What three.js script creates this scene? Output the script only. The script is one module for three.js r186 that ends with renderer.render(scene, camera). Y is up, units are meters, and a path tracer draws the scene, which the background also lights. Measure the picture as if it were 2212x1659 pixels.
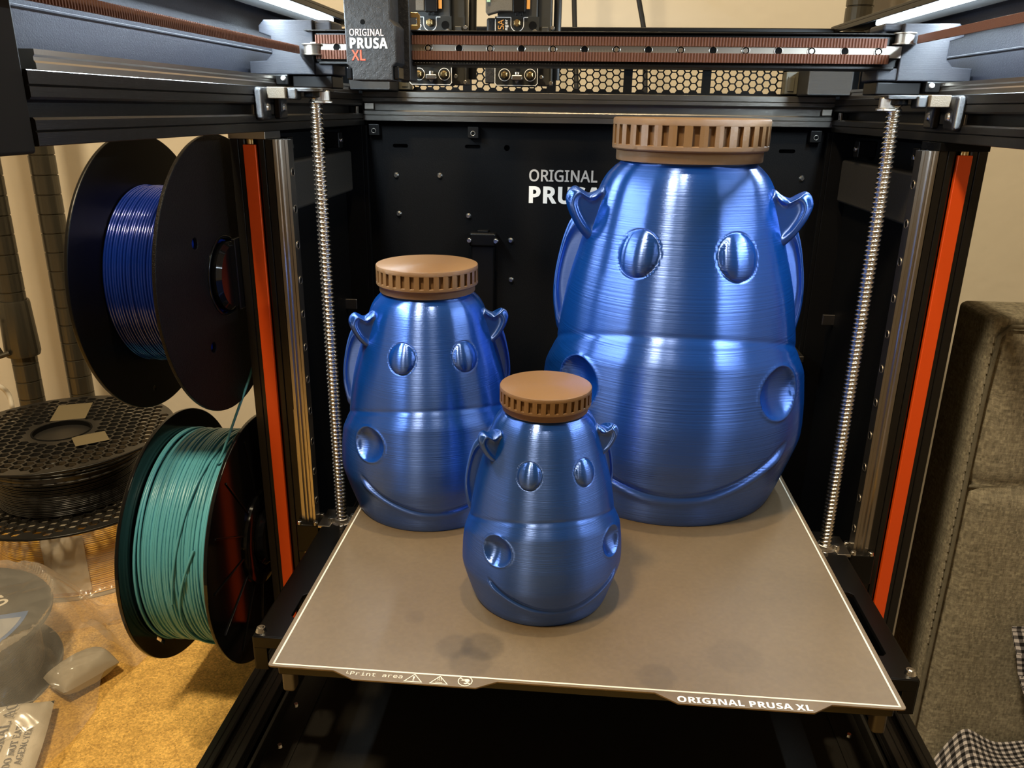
import * as THREE from 'three';
import { RoundedBoxGeometry } from 'three/addons/geometries/RoundedBoxGeometry.js';
import { TextGeometry } from 'three/addons/geometries/TextGeometry.js';
import { FontLoader } from 'three/addons/loaders/FontLoader.js';
import { mergeGeometries, toCreasedNormals } from 'three/addons/utils/BufferGeometryUtils.js';
import { ImprovedNoise } from 'three/addons/math/ImprovedNoise.js';
import { RectAreaLightUniformsLib } from 'three/addons/lights/RectAreaLightUniformsLib.js';

// ---------------------------------------------------------------- camera, light, exposure
RectAreaLightUniformsLib.init();
const scene = new THREE.Scene();
scene.background = new THREE.Color(0x000000);
const camera = new THREE.PerspectiveCamera(51.32, 2212 / 1659, 0.02, 20);
camera.position.set(-0.0094, 0.3133, 0.3816);
camera.rotation.set(-0.3315, 0.081, 0.0142, 'YXZ');
const renderer = new THREE.WebGLRenderer({ antialias: true });
renderer.toneMapping = THREE.LinearToneMapping;
renderer.toneMappingExposure = 1.0;
renderer.shadowMap.enabled = true;

const LAMP = { color: [1.0, 0.80, 0.50], y: 1.555, all: [{ x: 0.0, z: -0.12, size: 0.045, intensity: 1900 }, { x: -0.38, z: 0.44, size: 0.17, intensity: 335 }] };
const LED = { color: [0.74, 0.89, 1.0], intensity: 270, glow: 3.2 };
for (const { x, z, size, intensity } of LAMP.all) {             // two square ceiling lamps
  const l = new THREE.RectAreaLight(new THREE.Color().setRGB(...LAMP.color), intensity, size, size);
  l.position.set(x, LAMP.y - 0.012, z); l.up.set(0, 0, 1); l.lookAt(x, 0, z); scene.add(l);
}
for (const s of [-1, 1]) {                                     // the two strips of white diodes under the printer's top flanges
  const l = new THREE.RectAreaLight(new THREE.Color().setRGB(...LED.color), LED.intensity, 0.007, 0.47);
  l.position.set(s * 0.2665, 0.3870, -0.245);
  l.up.set(0, 0, 1);
  l.lookAt(s * 0.2665 - s * 0.55, 0.3870 - 0.83, -0.245);
  scene.add(l);
}

// ---------------------------------------------------------------- helpers
let seed = 7;
const rnd = () => { seed = (seed * 1664525 + 1013904223) >>> 0; return seed / 4294967296; };
const noise = new ImprovedNoise();
const N = (x, y, z = 0) => noise.noise(x, y, z);
const clamp = THREE.MathUtils.clamp, smooth = THREE.MathUtils.smoothstep, lerp = THREE.MathUtils.lerp;
const names = {};
const numbered = (n) => { const k = names[n] = (names[n] ?? -1) + 1; return k ? `${n}_${String(k).padStart(3, '0')}` : n; };
function thing(name, label, category, [x, y, z] = [0, 0, 0], turn = 0, group) {
  const o = new THREE.Group(); o.name = numbered(name); o.position.set(x, y, z); o.rotation.y = turn;
  o.userData = { label, category }; if (group) o.userData.group = group;
  scene.add(o); return o;
}
function part(parent, name, geo, mat, label) {
  const m = new THREE.Mesh(Array.isArray(geo) ? merge(geo) : geo, mat); m.name = name; m.castShadow = m.receiveShadow = true;
  if (label) m.userData.label = label;
  parent.add(m); return m;
}
function struct(name, geo, mat) { const m = part(scene, name, geo, mat); m.userData.kind = 'structure'; return m; }
function merge(list) {
  const l = list.map((g) => { g = g.index ? g.toNonIndexed() : g; for (const k of Object.keys(g.attributes)) if (!['position', 'normal', 'uv'].includes(k)) g.deleteAttribute(k);
    if (!g.attributes.uv) g.setAttribute('uv', new THREE.BufferAttribute(new Float32Array(g.attributes.position.count * 2), 2)); g.morphAttributes = {}; return g; });
  return l.length === 1 ? l[0] : mergeGeometries(l);
}
function metreUV(g) {                                          // uv in metres from the side each face looks at
  g = g.index ? g.toNonIndexed() : g; const p = g.attributes.position, n = g.attributes.normal, uv = new Float32Array(p.count * 2);
  for (let i = 0; i < p.count; i += 3) {
    const a = [0, 0, 0]; for (let k = 0; k < 3; k++) { a[0] += n.getX(i + k); a[1] += n.getY(i + k); a[2] += n.getZ(i + k); }
    const b = a.map(Math.abs), m = b[0] > b[1] && b[0] > b[2] ? 0 : b[1] > b[2] ? 1 : 2;
    for (let k = 0; k < 3; k++) { const q = [p.getX(i + k), p.getY(i + k), p.getZ(i + k)]; uv[(i + k) * 2] = m === 0 ? q[2] : q[0]; uv[(i + k) * 2 + 1] = m === 1 ? q[2] : q[1]; }
  }
  g.setAttribute('uv', new THREE.BufferAttribute(uv, 2)); return g;
}
function box(x0, x1, y0, y1, z0, z1, r = 0.0007) {
  const w = Math.abs(x1 - x0), h = Math.abs(y1 - y0), d = Math.abs(z1 - z0);
  r = Math.min(r, w * 0.45, h * 0.45, d * 0.45);
  const g = new RoundedBoxGeometry(w, h, d, 2, r); g.translate((x0 + x1) / 2, (y0 + y1) / 2, (z0 + z1) / 2);
  return metreUV(g);
}
const V = (x, y, z) => new THREE.Vector3(x, y, z);
function cyl(a, b, r0, r1 = r0, seg = 24) {                    // a cylinder with slightly eased rims from a to b
  const A = V(...a), B = V(...b), L = A.distanceTo(B), e = Math.min(r0, r1, L) * 0.12;
  const g = new THREE.LatheGeometry([[0.00001, 0], [r0 - e, 0], [r0, e], [r1, L - e], [r1 - e, L], [0.00001, L]].map((p) => new THREE.Vector2(...p)), seg);
  g.applyQuaternion(new THREE.Quaternion().setFromUnitVectors(V(0, 1, 0), B.clone().sub(A).normalize())); g.translate(...a);
  return toCreasedNormals(g, 0.6);
}
function lathe(pts, seg = 64, crease = 0.5) { return toCreasedNormals(new THREE.LatheGeometry(pts.map((p) => new THREE.Vector2(Math.max(p[0], 0.00001), p[1])), seg), crease); }
function tube(pts, r, seg = 40, rad = 8) { return new THREE.TubeGeometry(new THREE.CatmullRomCurve3(pts.map((p) => V(...p))), seg, r, rad); }
function shapeOf(pts) { const s = new THREE.Shape(); pts.forEach((p, i) => i ? s.lineTo(...p) : s.moveTo(...p)); s.closePath(); return s; }
function plate(pts, t, holes = [], bevel = 0) {                // polygon in xy, thickness along +z
  const s = pts instanceof THREE.Shape ? pts : shapeOf(pts); for (const h of holes) s.holes.push(h instanceof THREE.Path ? h : shapeOf(h));
  const g = new THREE.ExtrudeGeometry(s, { depth: t - 2 * bevel, bevelEnabled: bevel > 0, bevelSize: bevel, bevelThickness: bevel, bevelOffset: -bevel, bevelSegments: 2, curveSegments: 10 });
  if (bevel) g.translate(0, 0, bevel); return g;
}
const circlePath = (x, y, r, n = 16) => { const p = new THREE.Path(); for (let i = 0; i <= n; i++) { const a = -i / n * 2 * Math.PI; i ? p.lineTo(x + r * Math.cos(a), y + r * Math.sin(a)) : p.moveTo(x + r * Math.cos(a), y + r * Math.sin(a)); } return p; };
const ringShape = (x, y, r, w, n = 40) => { const s = new THREE.Shape(); s.absarc(x, y, r, 0, Math.PI * 2); s.holes.push(circlePath(x, y, r - w, n)); return s; };
const mirrorX = (g) => { g = g.clone(); g.scale(-1, 1, 1); g = g.index ? g.toNonIndexed() : g; for (const k of ['position', 'normal', 'uv']) { const a = g.attributes[k]; if (!a) continue; const n = a.itemSize; for (let i = 0; i < a.count; i += 3) for (let c = 0; c < n; c++) { const t = a.array[(i + 1) * n + c]; a.array[(i + 1) * n + c] = a.array[(i + 2) * n + c]; a.array[(i + 2) * n + c] = t; } } return g; };
const side = (s, g) => s < 0 ? g : mirrorX(g);                 // shapes are drawn for the left (x < 0)
const turnX = (g, a) => g.rotateX(a), turnY = (g, a) => g.rotateY(a);

const fonts = {};
for (const [k, f] of [['bold', 'sans_bold'], ['regular', 'sans_regular'], ['serif', 'serif_regular'], ['mono', 'sans_mono_regular']]) fonts[k] = await new FontLoader().loadAsync(`fonts/droid/droid_${f}.typeface.json`);
function text(str, font, width, height, t = 0.0003, fat = 0) {          // baseline-left at the origin, scaled to that width and cap height
  const g = new TextGeometry(str, { font: fonts[font], size: 1, depth: 1, curveSegments: 5, bevelEnabled: fat > 0, bevelThickness: 0.001, bevelSize: fat, bevelSegments: 1 });
  g.computeBoundingBox(); const b = g.boundingBox; g.translate(-b.min.x, 0, 0);
  const caps = new TextGeometry('I', { font: fonts[font], size: 1, depth: 1 }); caps.computeBoundingBox();
  g.scale(width / (b.max.x - b.min.x), height / caps.boundingBox.max.y, t); return g;
}

// ---------------------------------------------------------------- textures
function dataTexture(w, h, f, srgb = false, repeat = true) {
  const d = new Uint8Array(w * h * 4);
  for (let y = 0; y < h; y++) for (let x = 0; x < w; x++) { const c = f(x, y), i = (y * w + x) * 4; if (typeof c === 'number') d[i] = d[i + 1] = d[i + 2] = clamp(c * 255, 0, 255); else for (let k = 0; k < 3; k++) d[i + k] = clamp(c[k] * 255, 0, 255); d[i + 3] = 255; }
  const t = new THREE.DataTexture(d, w, h); t.magFilter = THREE.LinearFilter; t.minFilter = THREE.LinearMipmapLinearFilter; t.generateMipmaps = true;
  if (repeat) t.wrapS = t.wrapT = THREE.RepeatWrapping; if (srgb) t.colorSpace = THREE.SRGBColorSpace; t.needsUpdate = true; return t;
}
const rep = (t, u, v = u) => { const c = t.clone(); c.repeat.set(1 / u, 1 / v); c.needsUpdate = true; return c; };   // one tile is u x v metres
function tileNoise(size, cells, oct = 4, sd = 0) {             // periodic value noise, 0..1
  const out = new Float32Array(size * size); let amp = 1, tot = 0;
  for (let o = 0; o < oct; o++) {
    const n = cells << o, g = new Float32Array(n * n); let q = sd + o * 977 + 13; for (let i = 0; i < n * n; i++) { q = (q * 1664525 + 1013904223) >>> 0; g[i] = q / 4294967296; }
    for (let y = 0; y < size; y++) for (let x = 0; x < size; x++) {
      const fx = x / size * n, fy = y / size * n, ix = fx | 0, iy = fy | 0, tx = smooth(fx - ix, 0, 1), ty = smooth(fy - iy, 0, 1);
      const a = g[iy * n + ix], b = g[iy * n + (ix + 1) % n], c = g[((iy + 1) % n) * n + ix], d = g[((iy + 1) % n) * n + (ix + 1) % n];
      out[y * size + x] += amp * lerp(lerp(a, b, tx), lerp(c, d, tx), ty);
    }
    tot += amp; amp *= 0.55;
  }
  for (let i = 0; i < out.length; i++) out[i] /= tot; return out;
}
const fine = tileNoise(512, 64, 3, 5), coarse = tileNoise(512, 6, 5, 99);
const speck = (() => { const a = new Float32Array(512 * 512); let q = 3; const r = () => { q = (q * 1664525 + 1013904223) >>> 0; return q / 4294967296; }; for (let i = 0; i < 9000; i++) a[(r() * 512 * 512) | 0] = 0.3 + 0.7 * r(); return a; })();
const grain = dataTexture(512, 512, (x, y) => fine[y * 512 + x]);
const blotch = dataTexture(512, 512, (x, y) => coarse[y * 512 + x]);
const powder = dataTexture(512, 512, (x, y) => 0.35 + 0.4 * fine[y * 512 + x] + 0.6 * speck[y * 512 + x]);
// particle board: pale flakes and dark specks on ochre
const boardMap = dataTexture(1024, 1024, (x, y) => {
  const i = (y % 512) * 512 + (x % 512), f = fine[((y * 3 >> 2) % 512) * 512 + ((x * 3 >> 2) % 512)], g = fine[((y + 200) % 512) * 512 + x % 512], c = coarse[i], k = 0.60 + 0.55 * (f - 0.5) + 0.40 * (g - 0.5) + 0.35 * (c - 0.5);
  const dark = speck[((y >> 2) % 512) * 512 + ((x >> 2) % 512)] > 0.90 ? 0.45 : 1;
  return [clamp(0.93 * (0.55 + 0.62 * k), 0, 1) * dark, clamp(0.76 * (0.5 + 0.68 * k), 0, 1) * dark, clamp(0.42 * (0.42 + 0.78 * k), 0, 1) * dark];
}, true);
// layer lines of printed plastic: along u nothing much changes, across v every line has its own height, with blobs where the nozzle started
const layers = (() => {
  const W = 512, H = 1024, a = new Float32Array(W * H); let q = 21; const r = () => { q = (q * 1664525 + 1013904223) >>> 0; return q / 4294967296; };
  for (let y = 0; y < H; y += 4) { const o = (r() - 0.5) * 0.55; let w = 0; for (let x = 0; x < W; x++) { w = w * 0.96 + (r() - 0.5) * 0.07; for (let k = 0; k < 4; k++) a[(y + k) * W + x] = 0.5 + (k === 0 || k === 3 ? -0.16 : 0.12) + 0.5 * o + w; } }
  for (let i = 0; i < 900; i++) { const x = (r() * W) | 0, y = ((r() * H / 4) | 0) * 4, L = 2 + r() * 10; for (let k = 0; k < L; k++) for (let j = 0; j < 3; j++) a[(y + j) * W + ((x + k) % W)] += 0.35 * r(); }
  return dataTexture(W, H, (x, y) => a[y * W + x]);
})();
const weave = dataTexture(512, 512, (x, y) => { const u = x & 7, v = y & 7, over = ((x >> 3) + (y >> 3)) & 1; return 0.35 + 0.45 * (over ? Math.sin((u + 0.5) / 8 * Math.PI) : Math.sin((v + 0.5) / 8 * Math.PI)) + 0.2 * (fine[y * 512 + x] - 0.5); });
const fabricMap = dataTexture(512, 512, (x, y) => {            // heathered yarn: short streaks along both threads
  const a = fine[y * 512 + ((x >> 4) * 5) % 512], b = fine[((y >> 4) * 7 % 512) * 512 + x], k = 0.5 + 0.42 * (a - 0.5) + 0.62 * (b - 0.5) + 0.10 * (coarse[y * 512 + x] - 0.5);
  return [0.58 * (0.6 + 0.8 * k), 0.555 * (0.6 + 0.8 * k), 0.49 * (0.6 + 0.8 * k)];
}, true);
const gingham = dataTexture(128, 128, (x, y) => { const a = (x >> 6) & 1, b = (y >> 6) & 1, k = a + b === 0 ? 0.86 : a + b === 1 ? 0.42 : 0.07, j = 0.12 * (fine[y * 512 + x] - 0.5); return [k + j, k * 0.98 + j, k * 0.98 + 0.02 + j]; }, true);
const sheetMap = (() => {                                      // powder coat with a few finger smudges
  const marks = [[0.30, 0.10, 0.035, 0.10], [0.345, 0.105, 0.04, 0.14], [0.33, 0.065, 0.04, 0.10], [0.62, 0.06, 0.035, 0.08], [0.22, 0.17, 0.02, 0.06], [0.75, 0.12, 0.05, 0.05]];
  return dataTexture(512, 512, (x, y) => { const u = x / 512, v = y / 512; let k = 1 + 0.10 * (fine[((y * 3) % 512) * 512 + (x * 3) % 512] - 0.5) + 0.14 * (coarse[y * 512 + x] - 0.5); for (const [a, b, r, d] of marks) k -= d * (1 - smooth(Math.hypot(u - a, v - b), r * 0.7, r)); return [0.418 * k, 0.348 * k, 0.258 * k]; }, true);
})();
const layersUp = rep(layers, 0.1, 0.12); layersUp.rotation = Math.PI / 2;
const wallBump = rep(blotch, 0.35), finePowder = rep(powder, 0.05), grainTiny = rep(grain, 0.02);

const mat = (o) => { const { rgb, ...p } = o, m = (p.clearcoat !== undefined || p.transmission !== undefined || p.sheen !== undefined || p.anisotropy !== undefined || p.specularIntensity !== undefined) ? new THREE.MeshPhysicalMaterial(p) : new THREE.MeshStandardMaterial(p); if (rgb) m.color.setRGB(...rgb); return m; };
const M = {
  wall: mat({ rgb: [0.70, 0.645, 0.55], roughness: 0.85, bumpMap: wallBump, bumpScale: 0.0012 }),
  wallDark: mat({ rgb: [0.30, 0.27, 0.24], roughness: 0.9 }),
  ceiling: mat({ rgb: [0.72, 0.70, 0.66], roughness: 0.95, bumpMap: wallBump, bumpScale: 0.001 }),
  floor: mat({ rgb: [0.16, 0.12, 0.09], roughness: 0.7, bumpMap: rep(grain, 0.3), bumpScale: 0.002 }),
  board: mat({ map: rep(boardMap, 0.16), roughness: 0.72, bumpMap: rep(grain, 0.045), bumpScale: 0.0003 }),
  powder: mat({ rgb: [0.0035, 0.0034, 0.0036], roughness: 0.55, specularIntensity: 0.2, bumpMap: finePowder, bumpScale: 0.0002 }),
  powderGrey: mat({ rgb: [0.052, 0.050, 0.050], map: rep(powder, 0.16), roughness: 0.5, specularIntensity: 0.6, bumpMap: rep(powder, 0.16), bumpScale: 0.0006 }),
  panelSide: mat({ rgb: [0.013, 0.014, 0.020], roughness: 0.42, specularIntensity: 0.42, bumpMap: rep(powder, 0.04), bumpScale: 0.0002 }),
  anodized: mat({ rgb: [0.034, 0.031, 0.028], roughness: 0.30, metalness: 0.75, bumpMap: rep(grain, 0.5, 0.004), bumpScale: 0.00003 }),
  blackPlastic: mat({ rgb: [0.005, 0.005, 0.005], roughness: 0.4, specularIntensity: 0.6 }),
  glossBlack: mat({ rgb: [0.004, 0.004, 0.0045], roughness: 0.14, specularIntensity: 0.8 }),
  satinBlack: mat({ rgb: [0.0040, 0.0036, 0.0034], roughness: 0.34, specularIntensity: 0.55 }),
  layered: mat({ rgb: [0.008, 0.008, 0.009], roughness: 0.22, bumpMap: rep(layers, 0.06, 0.055), bumpScale: 0.00025 }),
  steel: mat({ rgb: [0.40, 0.36, 0.31], roughness: 0.40, metalness: 1 }),
  rail: mat({ rgb: [0.50, 0.46, 0.41], roughness: 0.30, metalness: 1, bumpMap: rep(grain, 0.02, 0.4), bumpScale: 0.00003 }),
  screw: mat({ rgb: [0.64, 0.58, 0.50], roughness: 0.20, metalness: 1 }),
  bolt: mat({ rgb: [0.66, 0.64, 0.60], roughness: 0.25, metalness: 1 }),
  brass: mat({ rgb: [0.62, 0.44, 0.20], roughness: 0.3, metalness: 1 }),
  hole: mat({ rgb: [0.003, 0.003, 0.003], roughness: 0.9, specularIntensity: 0.2 }),
  orange: mat({ rgb: [0.80, 0.085, 0.006], roughness: 0.42, bumpMap: grainTiny, bumpScale: 0.00003 }),
  belt: mat({ rgb: [0.115, 0.040, 0.022], roughness: 0.65, bumpMap: rep(grain, 0.01), bumpScale: 0.0002 }),
  white: mat({ rgb: [0.78, 0.76, 0.72], roughness: 0.5 }),
  greyPrint: mat({ rgb: [0.42, 0.40, 0.38], roughness: 0.5 }),
  pinkPrint: mat({ rgb: [0.62, 0.52, 0.50], roughness: 0.5 }),
  redPrint: mat({ rgb: [0.72, 0.07, 0.02], roughness: 0.5 }),
  amberPrint: mat({ rgb: [0.70, 0.32, 0.07], roughness: 0.5 }),
  board2: mat({ rgb: [0.018, 0.018, 0.016], roughness: 0.35 }),
  linePrint: mat({ rgb: [0.62, 0.56, 0.44], roughness: 0.5 }),
  sheet: mat({ map: sheetMap, roughness: 0.42, metalness: 0.25, bumpMap: rep(powder, 0.03), bumpScale: 0.00012 }),
  sheetEdge: mat({ rgb: [0.40, 0.36, 0.30], roughness: 0.35, metalness: 1 }),
  blue: mat({ rgb: [0.0045, 0.084, 0.42], roughness: 0.295, metalness: 0.62, ior: 2.7, anisotropy: 1.0, bumpMap: layersUp, bumpScale: 0.00006 }),
  lid: mat({ rgb: [0.185, 0.098, 0.040], roughness: 0.36, bumpMap: rep(layers, 0.05, 0.05), bumpScale: 0.00006 }),
  silkBlue: mat({ rgb: [0.004, 0.024, 0.24], roughness: 0.18, clearcoat: 0.6, clearcoatRoughness: 0.06, metalness: 0.3 }),
  teal: mat({ rgb: [0.095, 0.36, 0.46], roughness: 0.30 }),
  blackFilament: mat({ rgb: [0.016, 0.015, 0.014], roughness: 0.3 }),
  yellow: mat({ rgb: [0.78, 0.46, 0.055], roughness: 0.35 }),
  led: mat({ color: 0xffffff, emissive: new THREE.Color().setRGB(...LED.color), emissiveIntensity: LED.glow, roughness: 0.5 }),
  lampGlow: mat({ color: 0xffffff, emissive: new THREE.Color().setRGB(...LAMP.color), emissiveIntensity: 6, roughness: 0.5 }),
  carriage: mat({ rgb: [0.022, 0.023, 0.029], specularIntensity: 0.5, roughness: 0.42, bumpMap: rep(layers, 0.05, 0.05), bumpScale: 0.0001 }),
  fabric: mat({ map: rep(fabricMap, 0.09), roughness: 0.95, sheen: 0.15, sheenRoughness: 0.6, bumpMap: rep(weave, 0.06), bumpScale: 0.0006 }),
  thread: mat({ rgb: [0.34, 0.31, 0.25], roughness: 0.9 }),
  cloth: mat({ map: rep(gingham, 0.0062), roughness: 0.95, bumpMap: rep(weave, 0.03), bumpScale: 0.0004 }),
  rack: mat({ rgb: [0.085, 0.078, 0.062], roughness: 0.34, metalness: 0.7 }),
  bag: mat({ rgb: [0.90, 0.87, 0.82], roughness: 0.20, transmission: 0.875, thickness: 0, ior: 1.45, side: THREE.DoubleSide }),
  sachet: mat({ rgb: [0.62, 0.58, 0.52], roughness: 0.7, bumpMap: rep(grain, 0.02), bumpScale: 0.0003 }),
  sachetGrey: mat({ rgb: [0.40, 0.37, 0.32], roughness: 0.6 }),
  inkBlue: mat({ rgb: [0.06, 0.07, 0.11], roughness: 0.7 }),
  labelBlue: mat({ rgb: [0.07, 0.16, 0.42], roughness: 0.4 }),
  labelPale: mat({ rgb: [0.32, 0.36, 0.46], roughness: 0.4 }),
  tape: mat({ rgb: [0.13, 0.105, 0.06], roughness: 0.5 }),
  greenLeaf: mat({ rgb: [0.42, 0.62, 0.42], roughness: 0.4 }),
  cable: mat({ rgb: [0.012, 0.012, 0.012], roughness: 0.4 }),
  whiteCable: mat({ rgb: [0.70, 0.66, 0.58], roughness: 0.5 }),
};

// ---------------------------------------------------------------- the room
const RX0 = -1.9, RX1 = 1.7, RZ0 = -0.80, RZ1 = 2.2, RY0 = -0.98, RY1 = 1.58;
struct('floor', box(RX0 - 0.1, RX1 + 0.1, RY0 - 0.1, RY0, RZ0 - 0.1, RZ1 + 0.1), M.floor);
struct('ceiling', box(RX0 - 0.1, RX1 + 0.1, RY1, RY1 + 0.1, RZ0 - 0.1, RZ1 + 0.1), M.ceiling);
struct('wall_back', box(RX0, RX1, RY0, RY1, RZ0 - 0.1, RZ0), M.wall);
struct('wall_front', box(RX0, RX1, RY0, RY1, RZ1, RZ1 + 0.1), M.wallDark);
struct('wall_left', box(RX0 - 0.1, RX0, RY0, RY1, RZ0 - 0.1, RZ1 + 0.1), M.wall);
struct('wall_right', box(RX1, RX1 + 0.1, RY0, RY1, RZ0 - 0.1, RZ1 + 0.1), M.wall);
for (const { x, z, size } of LAMP.all) {
  const t = thing('ceiling_lamp', z < 0 ? 'square warm ceiling lamp straight above the printer' : 'square warm ceiling lamp in front of the printer, to the left', 'lamp', [x, LAMP.y, z]);
  const h = size / 2;
  part(t, 'diffuser', box(-h, h, -0.008, 0.0, -h, h, 0.003), M.lampGlow);
  part(t, 'housing', [box(-h - 0.02, h + 0.02, 0.0, 0.0245, -h - 0.02, h + 0.02, 0.004)], M.white);
}
const TY = -0.235;
{
  const t = thing('work_table', 'ochre particle board table top under the printer and the spools', 'table');
  part(t, 'table_top', box(-1.35, 0.312, TY - 0.03, TY, -0.612, 0.42, 0.002), M.board);
  for (const [x, z] of [[-1.3, -0.56], [0.26, -0.56], [-1.3, 0.37], [0.26, 0.37]]) part(t, 'leg', box(x - 0.03, x + 0.03, RY0 + 0.0005, TY - 0.0305, z - 0.03, z + 0.03, 0.003), M.powder);
}

// ---------------------------------------------------------------- the printer
const printer = thing('three_d_printer', 'large black open-frame 3D printer with orange strips on its front posts', 'printer');
// an extruded aluminium bar: section in (a, b), slots cut in the named sides
function section(w, h, slots, d = 0.0110, o = 0.0078, lines = true) {
  const P = []; const k = 0.0004;
  const edge = (len, slot) => {                                // points along one side from 0 to len, depth inward
    const c = len / 2, p = [];
    if (lines && len > 0.02) { for (const g of [len * 0.2, ]) p.push([g - 0.0006, 0], [g, 0.0009], [g + 0.0006, 0]); }
    if (slot) p.push([c - o / 2 - 0.0012, 0], [c - o / 2, 0.001], [c - o / 2, 0.0025], [c - o * 0.75, 0.0028], [c - o * 0.55, d], [c + o * 0.55, d], [c + o * 0.75, 0.0028], [c + o / 2, 0.0025], [c + o / 2, 0.001], [c + o / 2 + 0.0012, 0]);
    if (lines && len > 0.02) { for (const g of [len * 0.8]) p.push([g - 0.0006, 0], [g, 0.0009], [g + 0.0006, 0]); }
    return p;
  };
  P.push([k, 0]); for (const [a, b] of edge(w, slots.includes('b'))) P.push([a, b]); P.push([w - k, 0], [w, k]);
  for (const [a, b] of edge(h, slots.includes('r'))) P.push([w - b, a]); P.push([w, h - k], [w - k, h]);
  for (const [a, b] of edge(w, slots.includes('t'))) P.push([w - a, h - b]); P.push([k, h], [0, h - k]);
  for (const [a, b] of edge(h, slots.includes('l'))) P.push([b, h - a]); P.push([0, k]);
  return P;
}
function bar(w, h, len, slots) { return metreUV(plate(section(w, h, slots), len)); }   // along +z, corner at the origin
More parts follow.
